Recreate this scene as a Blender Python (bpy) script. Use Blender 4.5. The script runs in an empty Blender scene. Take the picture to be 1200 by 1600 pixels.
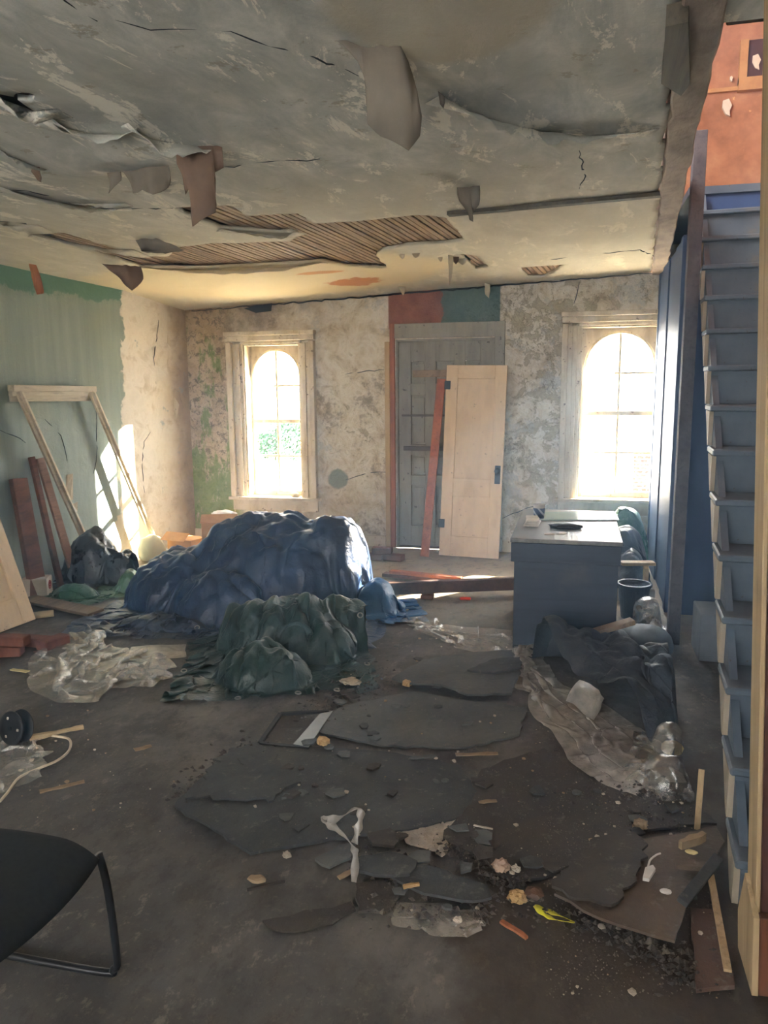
import bpy, bmesh, math, random
import numpy as np
from mathutils import Vector, Matrix, noise as mnoise

# ------------------------------------------------------------------ camera, sky, sun, exposure
scene = bpy.context.scene
COL = scene.collection
FPX, EYE, YAW, PIT, ROLL = 1202.0, 1.7, math.radians(14.0), math.radians(9.3), math.radians(0.5)
_fw = Vector((-math.sin(YAW) * math.cos(PIT), math.cos(YAW) * math.cos(PIT), -math.sin(PIT)))
_r0 = _fw.cross(Vector((0, 0, 1))).normalized()
_u0 = _r0.cross(_fw)
_r = _r0 * math.cos(ROLL) - _u0 * math.sin(ROLL)
_u = _r0 * math.sin(ROLL) + _u0 * math.cos(ROLL)
CAM = Vector((0, 0, EYE))
cd = bpy.data.cameras.new('camera')
cam = bpy.data.objects.new('camera', cd)
COL.objects.link(cam)
cd.sensor_fit = 'VERTICAL'
cd.sensor_height = 36.0
cd.lens = FPX / 1600.0 * 36.0
cd.clip_start = 0.05
cam.matrix_world = Matrix(((_r.x, _u.x, -_fw.x, CAM.x), (_r.y, _u.y, -_fw.y, CAM.y), (_r.z, _u.z, -_fw.z, CAM.z), (0, 0, 0, 1)))
scene.camera = cam
scene.view_settings.view_transform = 'Standard'
scene.view_settings.look = 'None'
scene.view_settings.gamma = 1.0
scene.view_settings.use_curve_mapping = False
scene.view_settings.exposure = 2.0

world = bpy.data.worlds.new('world')
scene.world = world
world.use_nodes = True
_bg = world.node_tree.nodes['Background']
_bg.inputs['Color'].default_value = (0.98, 0.985, 0.99, 1)
_bg.inputs['Strength'].default_value = 10.0

sd = bpy.data.lights.new('sun', 'SUN')
sd.energy = 36.0
sd.angle = math.radians(0.6)
sd.color = (1.0, 0.93, 0.80)
sun = bpy.data.objects.new('sun', sd)
COL.objects.link(sun)
_sel = math.radians(25)
SUNDIR = Vector((-0.66 * math.cos(_sel), -0.75 * math.cos(_sel), -math.sin(_sel)))
sun.rotation_euler = SUNDIR.to_track_quat('-Z', 'Y').to_euler()


def portal(name, loc, rot, w, h):
    """sky portal in a window opening (guides the sky's light through it, gives off none itself)"""
    l = bpy.data.lights.new(name, 'AREA')
    l.shape = 'RECTANGLE'
    l.size, l.size_y = w, h
    l.cycles.is_portal = True
    o = bpy.data.objects.new(name, l)
    COL.objects.link(o)
    o.location = loc
    o.rotation_euler = rot
    return o


# room numbers
XL, YB, YR, XR = -5.85, 7.85, -2.6, 1.62
WT = 0.26            # outer wall thickness
ZF2 = 3.02           # upper floor level

# ------------------------------------------------------------------ pixel rays -> points on real planes
def ray(px, py):
    return _fw * FPX + _r * (px - 600) + _u * (800 - py)


def onz(px, py, z=0.0):
    d = ray(px, py)
    return CAM + d * ((z - EYE) / d.z)


def ony(px, py, y):
    d = ray(px, py)
    return CAM + d * (y / d.y)


def onx(px, py, x):
    d = ray(px, py)
    return CAM + d * (x / d.x)


SKEW = 0.15          # the left wall runs out of square


def xwl(y):
    return -4.17 - SKEW * (YB - y)


def onl(px, py, off=0.0):
    """point of the (skewed) left wall, or of a plane off in front of it"""
    d = ray(px, py)
    return CAM + d * ((off + xwl(0.0)) / (d.x - SKEW * d.y))


# ------------------------------------------------------------------ mesh helpers
def link(name, me, m=None, parent=None):
    o = bpy.data.objects.new(name, me)
    COL.objects.link(o)
    if m is not None and me is not None and not me.materials:
        me.materials.append(m)
    if parent is not None:
        o.parent = parent
    return o


def empty(name, loc=(0, 0, 0), rz=0.0):
    o = bpy.data.objects.new(name, None)
    COL.objects.link(o)
    o.location = loc
    o.rotation_euler = (0, 0, rz)
    o.empty_display_size = 0.1
    return o


def tag(o, label=None, cat=None, group=None, kind=None):
    if label:
        o['label'] = label
    if cat:
        o['category'] = cat
    if group:
        o['group'] = group
    if kind:
        o['kind'] = kind
    return o


def pydata(name, verts, faces, smooth=False):
    me = bpy.data.meshes.new(name)
    me.from_pydata([tuple(v) for v in verts], [], faces)
    me.update()
    if smooth:
        me.polygons.foreach_set('use_smooth', [True] * len(me.polygons))
    return me


def bm_mesh(name, bm, smooth=False):
    me = bpy.data.meshes.new(name)
    bmesh.ops.recalc_face_normals(bm, faces=bm.faces)
    bm.to_mesh(me)
    bm.free()
    if smooth:
        me.polygons.foreach_set('use_smooth', [True] * len(me.polygons))
    return me


def add_box(bm, c, s, bev=0.0, mat=None):
    """box centred at c with full sizes s, optional bevel and matrix"""
    r = bmesh.ops.create_cube(bm, size=1.0)
    vs = r['verts']
    for v in vs:
        v.co = Vector((v.co.x * s[0], v.co.y * s[1], v.co.z * s[2]))
    if bev > 0:
        es = list({e for v in vs for e in v.link_edges})
        rr = bmesh.ops.bevel(bm, geom=es, offset=min(bev, min(s) * 0.45), segments=1, affect='EDGES', profile=0.5)
        vs = list({v for f in rr['faces'] for v in f.verts} | {v for v in vs if v.is_valid})
    for v in vs:
        if mat is not None:
            v.co = mat @ v.co
        v.co = v.co + Vector(c)
    return vs


def boxmm(bm, lo, hi, bev=0.0):
    c = [(a + b) / 2 for a, b in zip(lo, hi)]
    s = [abs(b - a) for a, b in zip(lo, hi)]
    return add_box(bm, c, s, bev)


def box(name, lo, hi, m, parent=None, bev=0.0):
    bm = bmesh.new()
    boxmm(bm, lo, hi, bev)
    return link(name, bm_mesh(name, bm), m, parent)


def beam_mesh(bm, p0, p1, w, t, up=Vector((0, 0, 1)), bev=0.002):
    """rectangular bar from p0 to p1; w across, t along 'up'"""
    p0, p1 = Vector(p0), Vector(p1)
    d = p1 - p0
    L = d.length
    d.normalize()
    x = d.cross(Vector(up))
    if x.length < 1e-4:
        x = d.cross(Vector((1, 0, 0)))
    x.normalize()
    z = x.cross(d)
    M = Matrix((x, d, z)).transposed()
    return add_box(bm, (p0 + p1) / 2, (w, L, t), bev, M)


def bar(name, p0, p1, w, t, m, parent=None, up=Vector((0, 0, 1)), bev=0.002):
    bm = bmesh.new()
    beam_mesh(bm, p0, p1, w, t, up, bev)
    return link(name, bm_mesh(name, bm), m, parent)


def tube_bm(bm, pts, r, n=10, closed_ends=True):
    pts = [Vector(p) for p in pts]
    rs = r if isinstance(r, (list, tuple)) else [r] * len(pts)
    rings = []
    prev = None
    for i, p in enumerate(pts):
        a = pts[max(i - 1, 0)]
        b = pts[min(i + 1, len(pts) - 1)]
        t = (b - a)
        t = t.normalized() if t.length > 1e-9 else Vector((0, 0, 1))
        if prev is None:
            x = t.orthogonal().normalized()
        else:
            x = prev - t * prev.dot(t)
            x = x.normalized() if x.length > 1e-6 else t.orthogonal().normalized()
        prev = x
        y = t.cross(x)
        rings.append([bm.verts.new(p + (x * math.cos(k * 2 * math.pi / n) + y * math.sin(k * 2 * math.pi / n)) * rs[i]) for k in range(n)])
    for a, b in zip(rings, rings[1:]):
        for k in range(n):
            bm.faces.new((a[k], a[(k + 1) % n], b[(k + 1) % n], b[k]))
    if closed_ends:
        bm.faces.new(list(reversed(rings[0])))
        bm.faces.new(rings[-1])


def smooth_path(pts, n=8):
    """Catmull-Rom through the points"""
    P = [Vector(p) for p in pts]
    P = [P[0] * 2 - P[1]] + P + [P[-1] * 2 - P[-2]]
    out = []
    for i in range(1, len(P) - 2):
        for k in range(n):
            t = k / n
            a, b, c, d = P[i - 1], P[i], P[i + 1], P[i + 2]
            out.append(0.5 * ((2 * b) + (c - a) * t + (2 * a - 5 * b + 4 * c - d) * t * t + (3 * b - a - 3 * c + d) * t ** 3))
    out.append(P[-2])
    return out


def tube(name, pts, r, m, parent=None, n=10):
    bm = bmesh.new()
    tube_bm(bm, pts, r, n)
    return link(name, bm_mesh(name, bm, True), m, parent)


def lathe_bm(bm, prof, n=24, c=(0, 0, 0)):
    rings = []
    for (r, z) in prof:
        rings.append([bm.verts.new((c[0] + r * math.cos(k * 2 * math.pi / n), c[1] + r * math.sin(k * 2 * math.pi / n), c[2] + z)) for k in range(n)])
    for a, b in zip(rings, rings[1:]):
        for k in range(n):
            bm.faces.new((a[k], a[(k + 1) % n], b[(k + 1) % n], b[k]))
    return rings


def prism_bm(bm, pts, ext):
    """extrude polygon pts (3-D, ordered) by vector ext"""
    ext = Vector(ext)
    a = [bm.verts.new(Vector(p)) for p in pts]
    b = [bm.verts.new(Vector(p) + ext) for p in pts]
    n = len(pts)
    bm.faces.new(a)
    bm.faces.new(list(reversed(b)))
    for k in range(n):
        bm.faces.new((a[(k + 1) % n], a[k], b[k], b[(k + 1) % n]))


def jagged(pts, step=0.05, amp=0.012, seed=0):
    """subdivide a closed 3-D outline and roughen it (in its own plane, roughly)"""
    rng = random.Random(seed)
    out = []
    n = len(pts)
    for i in range(n):
        a, b = Vector(pts[i]), Vector(pts[(i + 1) % n])
        k = max(1, int((b - a).length / step))
        for j in range(k):
            p = a.lerp(b, j / k)
            if j:
                d = (b - a).normalized()
                s = d.cross(Vector((0, 0, 1))) if abs(d.z) < 0.8 else Vector((1, 0, 0))
                p = p + s * rng.uniform(-amp, amp) + d * rng.uniform(-amp, amp) * 0.5
            out.append(p)
    return out


def fbm(x, y, z=0.0, o=4):
    s, a = 0.0, 0.5
    for _ in range(o):
        s += a * mnoise.noise(Vector((x, y, z)))
        x, y, z, a = x * 2.03, y * 2.03, z * 2.03, a * 0.5
    return s


def inpoly(x, y, poly):
    c = False
    n = len(poly)
    j = n - 1
    for i in range(n):
        xi, yi = poly[i][0], poly[i][1]
        xj, yj = poly[j][0], poly[j][1]
        if (yi > y) != (yj > y) and x < (xj - xi) * (y - yi) / (yj - yi) + xi:
            c = not c
        j = i
    return c


# ------------------------------------------------------------------ materials
def lin(c):
    return tuple((v / 255 / 12.92 if v / 255 <= 0.04045 else ((v / 255 + 0.055) / 1.055) ** 2.4) for v in c) + (1.0,)


class G:
    """small wrapper for building a node material"""

    def __init__(s, name):
        s.m = bpy.data.materials.new(name)
        s.m.use_nodes = True
        s.t = s.m.node_tree
        s.n = s.t.nodes
        s.b = s.n['Principled BSDF']
        s.out = s.n['Material Output']
        s.co = s.n.new('ShaderNodeTexCoord').outputs['Object']
        s.geo = None

    def put(s, sock, v):
        if isinstance(v, bpy.types.NodeSocket):
            s.t.links.new(v, sock)
        elif isinstance(v, (tuple, list)):
            v = tuple(v)
            if sock.type == 'RGBA' and len(v) == 3:
                v = v + (1,)
            sock.default_value = v
        else:
            sock.default_value = v

    def map(s, scale=(1, 1, 1), rot=(0, 0, 0), loc=(0, 0, 0)):
        n = s.n.new('ShaderNodeMapping')
        s.put(n.inputs['Vector'], s.co)
        n.inputs['Scale'].default_value = scale
        n.inputs['Rotation'].default_value = rot
        n.inputs['Location'].default_value = loc
        return n.outputs[0]

    def noise(s, scale=5, detail=6, rough=0.6, vec=None, dist=0.0):
        n = s.n.new('ShaderNodeTexNoise')
        s.put(n.inputs['Vector'], vec if vec is not None else s.co)
        n.inputs['Scale'].default_value = scale
        n.inputs['Detail'].default_value = detail
        n.inputs['Roughness'].default_value = rough
        n.inputs['Distortion'].default_value = dist
        return n.outputs[0]

    def voro(s, scale=5, vec=None, feature='F1'):
        n = s.n.new('ShaderNodeTexVoronoi')
        n.feature = feature
        s.put(n.inputs['Vector'], vec if vec is not None else s.co)
        n.inputs['Scale'].default_value = scale
        return n.outputs[0]

    def ramp(s, fac, stops, interp='LINEAR'):
        n = s.n.new('ShaderNodeValToRGB')
        n.color_ramp.interpolation = interp
        e = n.color_ramp.elements
        while len(e) < len(stops):
            e.new(0.5)
        for el, (p, c) in zip(e, stops):
            el.position = p
            el.color = c if len(c) == 4 else tuple(c) + (1,)
        s.put(n.inputs[0], fac)
        return n.outputs[0]

    def step(s, fac, a, b):
        n = s.n.new('ShaderNodeMapRange')
        n.interpolation_type = 'SMOOTHSTEP'
        s.put(n.inputs[0], fac)
        n.inputs[1].default_value = a
        n.inputs[2].default_value = b
        return n.outputs[0]

    def mix(s, fac, a, b, mode='MIX'):
        n = s.n.new('ShaderNodeMix')
        n.data_type = 'RGBA'
        n.blend_type = mode
        s.put(n.inputs[0], fac)
        s.put(n.inputs[6], a)
        s.put(n.inputs[7], b)
        return n.outputs[2]

    def math(s, op, a, b=0.0, c=None):
        n = s.n.new('ShaderNodeMath')
        n.operation = op
        s.put(n.inputs[0], a)
        s.put(n.inputs[1], b)
        if c is not None:
            s.put(n.inputs[2], c)
        return n.outputs[0]

    def xyz(s):
        n = s.n.new('ShaderNodeSeparateXYZ')
        s.put(n.inputs[0], s.co)
        return n.outputs

    def bump(s, h, strength=0.3, dist=0.02):
        n = s.n.new('ShaderNodeBump')
        s.put(n.inputs['Height'], h)
        n.inputs['Strength'].default_value = strength
        n.inputs['Distance'].default_value = dist
        s.put(s.b.inputs['Normal'], n.outputs[0])

    def done(s, color, rough=0.8, spec=0.3, metal=0.0):
        s.put(s.b.inputs['Base Color'], color)
        s.put(s.b.inputs['Roughness'], rough)
        s.b.inputs['Specular IOR Level'].default_value = spec
        s.b.inputs['Metallic'].default_value = metal
        return s.m


_M = {}


def surf(name, stops, scale=6.0, stretch=(1, 1, 1), rough=0.8, spec=0.25, bump=0.25, bdist=0.006, detail=7, metal=0.0, speck=None):
    """noise-coloured surface: stops = [(pos, rgb255), ...]"""
    if name in _M:
        return _M[name]
    g = G(name)
    v = g.map(scale=stretch)
    n = g.noise(scale, detail, 0.62, v)
    col = g.ramp(n, [(p, lin(c)) for p, c in stops])
    if speck:
        s = g.noise(speck[1], 3, 0.6)
        col = g.mix(g.step(s, speck[2], speck[2] + 0.06), col, lin(speck[0]))
    if bump:
        g.bump(g.noise(scale * 3.5, 6, 0.65, v), bump, bdist)
    _M[name] = g.done(col, rough, spec, metal)
    return _M[name]


def wood(name, a, b, axis=1, scale=9.0, rough=0.75, bump=0.35, spec=0.2):
    """grain along local axis"""
    if name in _M:
        return _M[name]
    g = G(name)
    st = [1.0, 1.0, 1.0]
    st[axis] = 0.07
    v = g.map(scale=st)
    n = g.noise(scale, 8, 0.68, v, 0.4)
    w = g.noise(scale * 4.5, 4, 0.6, v)
    c = g.ramp(n, [(0.32, lin(b)), (0.66, lin(a))])
    c = g.mix(g.math('MULTIPLY', g.step(w, 0.52, 0.68), 0.45), c, lin(tuple(x * 0.72 for x in b)))
    d = g.noise(3.0, 5, 0.6)
    c = g.mix(g.math('MULTIPLY', g.step(d, 0.52, 0.75), 0.4), c, lin((92, 84, 74)))
    g.bump(w, bump, 0.003)
    _M[name] = g.done(c, rough, spec)
    return _M[name]


def plastic_film(name, tint=(225, 222, 212), op=0.45, rough=0.25, dirt=None, gl=0.22):
    """crinkled translucent film: part see-through, part milky, part glossy"""
    if name in _M:
        return _M[name]
    g = G(name)
    t, L = g.t, g.t.links
    tr = g.n.new('ShaderNodeBsdfTransparent')
    tr.inputs[0].default_value = (0.96, 0.96, 0.95, 1)
    n = g.noise(11, 5, 0.6)
    c = g.ramp(n, [(0.3, lin(tuple(x * 0.72 for x in tint))), (0.65, lin(tint))])
    if dirt:
        c = g.mix(g.step(g.noise(6, 6, 0.7), 0.5, 0.68), c, lin(dirt))
    g.done(c, rough, 0.5)
    g.b.inputs['Subsurface Weight'].default_value = 0.0
    tl = g.n.new('ShaderNodeBsdfTranslucent')
    g.put(tl.inputs[0], c)
    gs = g.n.new('ShaderNodeBsdfGlossy')
    gs.inputs['Roughness'].default_value = rough
    gs.inputs['Color'].default_value = (0.9, 0.9, 0.9, 1)
    bm = g.n.new('ShaderNodeBump')
    bm.inputs['Strength'].default_value = 0.5
    bm.inputs['Distance'].default_value = 0.01
    g.put(bm.inputs['Height'], g.noise(38, 4, 0.6, None, 1.2))
    for nd in (g.b, gs, tl):
        g.put(nd.inputs['Normal'], bm.outputs[0])
    m1 = g.n.new('ShaderNodeMixShader')
    m1.inputs[0].default_value = 0.4
    L.new(g.b.outputs[0], m1.inputs[1])
    L.new(tl.outputs[0], m1.inputs[2])
    m2 = g.n.new('ShaderNodeMixShader')
    g.put(m2.inputs[0], g.math('MULTIPLY_ADD', n, 0.5, op - 0.25))
    L.new(tr.outputs[0], m2.inputs[1])
    L.new(m1.outputs[0], m2.inputs[2])
    m3 = g.n.new('ShaderNodeMixShader')
    m3.inputs[0].default_value = gl
    L.new(m2.outputs[0], m3.inputs[1])
    L.new(gs.outputs[0], m3.inputs[2])
    L.new(m3.outputs[0], g.out.inputs[0])
    _M[name] = g.m
    return g.m


def glass_pane(name):
    if name in _M:
        return _M[name]
    g = G(name)
    tr = g.n.new('ShaderNodeBsdfTransparent')
    tr.inputs[0].default_value = (0.97, 0.98, 0.97, 1)
    gs = g.n.new('ShaderNodeBsdfGlossy')
    gs.inputs['Roughness'].default_value = 0.05
    mx = g.n.new('ShaderNodeMixShader')
    mx.inputs[0].default_value = 0.06
    g.t.links.new(tr.outputs[0], mx.inputs[1])
    g.t.links.new(gs.outputs[0], mx.inputs[2])
    g.t.links.new(mx.outputs[0], g.out.inputs[0])
    _M[name] = g.m
    return g.m


def blob(g, c, r, wob=0.5, nscale=4.0, edge=(0.85, 1.1)):
    """soft-edged patch of irregular outline round c (mask 1 inside)"""
    n = g.n.new('ShaderNodeVectorMath')
    n.operation = 'SUBTRACT'
    g.put(n.inputs[0], g.co)
    n.inputs[1].default_value = c
    d = g.n.new('ShaderNodeVectorMath')
    d.operation = 'DIVIDE'
    g.put(d.inputs[0], n.outputs[0])
    d.inputs[1].default_value = r
    l = g.n.new('ShaderNodeVectorMath')
    l.operation = 'LENGTH'
    g.put(l.inputs[0], d.outputs[0])
    nn = g.noise(nscale, 6, 0.65)
    v = g.math('ADD', l.outputs['Value'], g.math('MULTIPLY', g.math('SUBTRACT', nn, 0.5), wob * 2))
    return g.math('SUBTRACT', 1.0, g.step(v, edge[0], edge[1]))


def mat_wall_back():
    g = G('peeling_plaster')
    X, Y, Z = g.xyz()
    big = g.noise(1.6, 8, 0.66)
    med = g.noise(5.5, 9, 0.7, None, 0.6)
    fine = g.noise(26, 6, 0.7)
    c = g.ramp(med, [(0.30, lin((158, 138, 108))), (0.43, lin((210, 199, 176))), (0.58, lin((232, 226, 212))), (0.72, lin((186, 172, 144)))])
    # old olive and grey paint left in islands, thicker right of the door
    isl = g.noise(5.2, 10, 0.78, g.map(loc=(3, 1, 5)), 0.3)
    right = g.step(X, -0.9, -0.55)
    vary = g.math('MULTIPLY', g.math('SUBTRACT', g.noise(1.1, 3, 0.5, g.map(loc=(5, 9, 2))), 0.5), 0.30)
    thr = g.math('ADD', g.math('ADD', isl, g.math('MULTIPLY_ADD', right, 0.10, -0.07)), vary)
    c = g.mix(g.math('MULTIPLY', g.step(thr, 0.555, 0.585), 0.75), c, g.ramp(fine, [(0.3, lin((158, 148, 118))), (0.7, lin((186, 178, 148)))]))
    is2 = g.noise(3.1, 10, 0.76, g.map(loc=(-4, 2, 9)), 0.3)
    c = g.mix(g.math('MULTIPLY', g.step(is2, 0.56, 0.60), 0.55), c, lin((184, 186, 180)))
    # brown rot along the top left and in blotches
    tl = g.math('MULTIPLY', g.step(Z, 1.95, 2.55), g.step(g.math('MULTIPLY', X, -1.0), 2.0, 3.3))
    c = g.mix(g.math('MULTIPLY', tl, g.step(big, 0.3, 0.6)), c, lin((112, 92, 70)))
    bl = g.noise(2.0, 11, 0.8, g.map(loc=(7, 0, 1)))
    lft = g.step(g.math('MULTIPLY', X, -1.0), 1.4, 3.2)
    c = g.mix(g.math('MULTIPLY', g.step(g.math('ADD', bl, g.math('MULTIPLY', lft, 0.05)), 0.55, 0.64), 0.65), c, lin((120, 104, 82)))
    # left strip by the corner: ochre, dark speckle, green algae below
    strip = g.step(g.math('MULTIPLY', X, -1.0), 3.62, 3.78)
    c = g.mix(g.math('MULTIPLY', strip, 0.55), c, lin((178, 152, 106)))
    sp = g.noise(15, 8, 0.8, None, 0.5)
    c = g.mix(g.math('MULTIPLY', g.math('MULTIPLY', strip, g.step(sp, 0.5, 0.58)), 0.8), c, lin((96, 80, 58)))
    alg = g.noise(4.5, 8, 0.72, g.map(scale=(1.4, 1, 0.5), loc=(2, 2, 2)))
    low = g.math('SUBTRACT', 1.0, g.step(Z, 0.5, 1.75))
    a = g.step(g.math('ADD', alg, g.math('MULTIPLY', low, 0.17)), 0.55, 0.64)
    c = g.mix(g.math('MULTIPLY', g.math('MULTIPLY', a, g.step(g.math('MULTIPLY', X, -1.0), 3.5, 3.7)), 0.8), c, lin((104, 132, 34)))
    # above the door: brick-red plaster and a teal painted piece
    dz = g.math('ADD', Z, g.math('MULTIPLY', g.math('SUBTRACT', med, 0.5), 0.05))
    inr = g.math('MULTIPLY', g.step(X, -1.90, -1.885), g.math('SUBTRACT', 1.0, g.step(X, -0.765, -0.755)))
    inr = g.math('MULTIPLY', inr, g.step(dz, 2.27, 2.28))
    red = g.ramp(g.noise(7, 6, 0.65), [(0.3, lin((136, 82, 62))), (0.7, lin((172, 116, 92)))])
    teal = g.ramp(med, [(0.35, lin((84, 108, 102))), (0.65, lin((112, 130, 124)))])
    xx = g.math('ADD', X, g.math('MULTIPLY', g.math('SUBTRACT', g.noise(9, 6, 0.7), 0.5), 0.22))
    c = g.mix(inr, c, g.mix(g.step(xx, -1.345, -1.33), red, teal))
    # grey filler patch beside the door
    c = g.mix(blob(g, (-2.46, YB, 0.72), (0.11, 0.3, 0.11), 0.35, 9), c, lin((140, 148, 138)))
    h = g.math('ADD', g.math('MULTIPLY', med, 0.7), g.math('MULTIPLY', fine, 0.3))
    h = g.math('ADD', h, g.math('MULTIPLY', g.step(thr, 0.555, 0.585), 0.12))
    g.bump(h, 1.0, 0.045)
    return g.done(c, 0.9, 0.15)


def mat_wall_left():
    g = G('green_painted_plaster')
    X, Y, Z = g.xyz()
    st = g.noise(9, 7, 0.65, g.map(scale=(1, 1, 0.06)))
    big = g.noise(1.3, 5, 0.6)
    c = g.ramp(st, [(0.3, lin((126, 138, 124))), (0.7, lin((150, 160, 146)))])
    c2 = g.ramp(st, [(0.3, lin((148, 164, 160))), (0.7, lin((174, 188, 184)))])
    zz = g.math('ADD', Z, g.math('MULTIPLY', g.math('SUBTRACT', big, 0.5), 1.2))
    c = g.mix(g.step(zz, 0.9, 1.9), c2, c)
    # older darker green left along the top
    zt = g.math('ADD', Z, g.math('MULTIPLY', g.math('SUBTRACT', g.noise(5, 7, 0.7), 0.5), 0.35))
    c = g.mix(g.step(zt, 2.50, 2.53), c, lin((92, 128, 106)))
    # bare plaster towards the corner
    e = g.noise(4.5, 9, 0.7)
    b = g.math('ADD', g.math('SUBTRACT', Y, g.math('MULTIPLY', Z, 0.12)), g.math('MULTIPLY', g.math('SUBTRACT', e, 0.5), 0.4))
    bare = g.step(b, 6.57, 6.595)
    med = g.noise(6, 9, 0.7, None, 0.5)
    pl = g.ramp(med, [(0.3, lin((186, 172, 148))), (0.5, lin((220, 212, 198))), (0.72, lin((204, 196, 180)))])
    pl = g.mix(g.math('MULTIPLY', g.step(g.math('ADD', Y, g.math('MULTIPLY', g.noise(2.5, 6, 0.65), 0.8)), 7.8, 8.2), 0.8), pl, g.ramp(med, [(0.35, lin((150, 124, 86))), (0.65, lin((186, 160, 118)))]))
    pl = g.mix(g.step(g.noise(3.2, 8, 0.75, g.map(loc=(0, 4, 2))), 0.63, 0.65), pl, lin((164, 172, 170)))
    c = g.mix(bare, c, pl)
    # small flaked spots in the paint
    f = g.noise(3.1, 9, 0.75, g.map(loc=(1, 8, 3)))
    c = g.mix(g.math('MULTIPLY', g.step(f, 0.665, 0.675), 0.8), c, lin((196, 204, 196)))
    g.bump(g.math('ADD', g.math('MULTIPLY', med, 0.6), g.math('MULTIPLY', bare, -0.25)), 0.6, 0.025)
    return g.done(c, 0.7, 0.3)


def mat_ceiling():
    g = G('flaking_ceiling_paint')
    X, Y, Z = g.xyz()
    st = g.noise(5, 8, 0.7, g.map(scale=(1, 0.45, 1), rot=(0, 0, math.radians(-35))), 0.4)
    big = g.noise(0.8, 5, 0.6)
    med = g.noise(7, 8, 0.7)
    c = g.ramp(st, [(0.32, lin((146, 147, 140))), (0.5, lin((176, 175, 166))), (0.68, lin((206, 203, 192)))])
    c = g.mix(g.math('MULTIPLY', g.step(big, 0.42, 0.66), 0.5), c, lin((150, 149, 137)))
    # flakes gone: pale plaster showing through in streaks
    fl = g.noise(3.6, 9, 0.76, g.map(scale=(1.4, 0.55, 1), rot=(0, 0, math.radians(-40)), loc=(3, 3, 0)), 0.5)
    c = g.mix(g.math('MULTIPLY', g.step(fl, 0.56, 0.585), 0.8), c, lin((224, 218, 202)))
    f2 = g.noise(4.4, 9, 0.74, g.map(loc=(9, 2, 0)))
    c = g.mix(g.math('MULTIPLY', g.step(f2, 0.60, 0.63), 0.6), c, lin((138, 126, 102)))
    # warm light near the back, painted in; then the smoother skim coat back left
    yy = g.math('ADD', Y, g.math('MULTIPLY', g.math('SUBTRACT', big, 0.5), 1.0))
    wm = g.step(yy, 3.3, 5.2)
    c = g.mix(g.math('MULTIPLY', wm, 0.55), c, lin((208, 196, 168)))
    p = onz(420, 445, 2.6)
    c = g.mix(blob(g, (p.x, p.y, p.z), (1.7, 0.95, 1.0), 0.2, 3), c, lin((214, 197, 160)))
    p = onz(555, 447, 2.62)
    c = g.mix(blob(g, (p.x, p.y, p.z), (0.26, 0.17, 1.0), 0.9, 7), c, lin((190, 128, 78)))
    p = onz(500, 437, 2.62)
    c = g.mix(blob(g, (p.x, p.y, p.z), (0.22, 0.06, 1.0), 0.5, 8), c, lin((206, 150, 92)))
    # beige area where the top paper came away, near the big hanging flap
    p = onz(690, 20, 2.72)
    c = g.mix(g.math('MULTIPLY', blob(g, (p.x, p.y, p.z), (0.33, 0.33, 1.0), 0.3, 4), 0.8), c, lin((166, 156, 134)))
    g.bump(g.math('ADD', med, g.math('MULTIPLY', g.step(fl, 0.575, 0.60), -0.35)), 0.5, 0.014)
    return g.done(c, 0.85, 0.2)


def mat_floor():
    g = G('dirty_concrete_floor')
    X, Y, Z = g.xyz()
    big = g.noise(0.9, 7, 0.62, None, 0.5)
    med = g.noise(4.2, 8, 0.68, g.map(scale=(1, 0.7, 1), rot=(0, 0, 0.5)))
    fine = g.noise(40, 5, 0.7)
    c = g.ramp(big, [(0.3, lin((66, 63, 60))), (0.5, lin((94, 90, 85))), (0.7, lin((128, 123, 116)))])
    c = g.mix(g.math('MULTIPLY', g.step(med, 0.46, 0.6), 0.6), c, lin((72, 67, 61)))
    c = g.mix(g.math('MULTIPLY', g.step(fine, 0.55, 0.7), 0.35), c, lin((128, 118, 104)))
    # lighter tan towards the back door
    d = g.step(g.math('ADD', Y, g.math('MULTIPLY', g.math('SUBTRACT', med, 0.5), 1.4)), 5.0, 6.7)
    c = g.mix(g.math('MULTIPLY', d, 0.8), c, g.ramp(med, [(0.3, lin((128, 110, 88))), (0.7, lin((176, 158, 132)))]))
    w2 = g.noise(11, 9, 0.78, g.map(scale=(1, 0.6, 1), rot=(0, 0, -0.4), loc=(4, 1, 0)))
    c = g.mix(g.math('MULTIPLY', g.step(w2, 0.52, 0.62), 0.5), c, lin((62, 56, 50)))
    c = g.mix(g.math('MULTIPLY', g.math('SUBTRACT', 1.0, g.step(w2, 0.36, 0.44)), 0.45), c, lin((150, 142, 130)))
    # grey scuffed dust trail
    t = g.noise(1.5, 8, 0.7, g.map(loc=(5, 5, 5)))
    c = g.mix(g.math('MULTIPLY', g.step(t, 0.5, 0.66), 0.4), c, lin((126, 122, 114)))
    # brown muddy ground by the stairs
    c = g.mix(g.math('MULTIPLY', blob(g, (0.35, 2.6, 0), (0.75, 1.3, 1), 0.4, 4), 0.65), c, lin((64, 50, 36)))
    g.bump(g.math('ADD', g.math('MULTIPLY', med, 0.7), g.math('MULTIPLY', fine, 0.25)), 0.5, 0.015)
    return g.done(c, g.ramp(med, [(0.35, (0.62,) * 3), (0.65, (0.9,) * 3)]), 0.25)


def mat_upstairs():
    g = G('orange_brown_distemper')
    med = g.noise(4, 8, 0.7)
    c = g.ramp(med, [(0.3, lin((150, 104, 78))), (0.5, lin((178, 128, 98))), (0.7, lin((196, 150, 118)))])
    f = g.noise(5, 9, 0.75, g.map(loc=(2, 2, 1)))
    c = g.mix(g.step(f, 0.64, 0.66), c, lin((226, 190, 140)))
    g.bump(med, 0.4, 0.02)
    return g.done(c, 0.85, 0.2)


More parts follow.
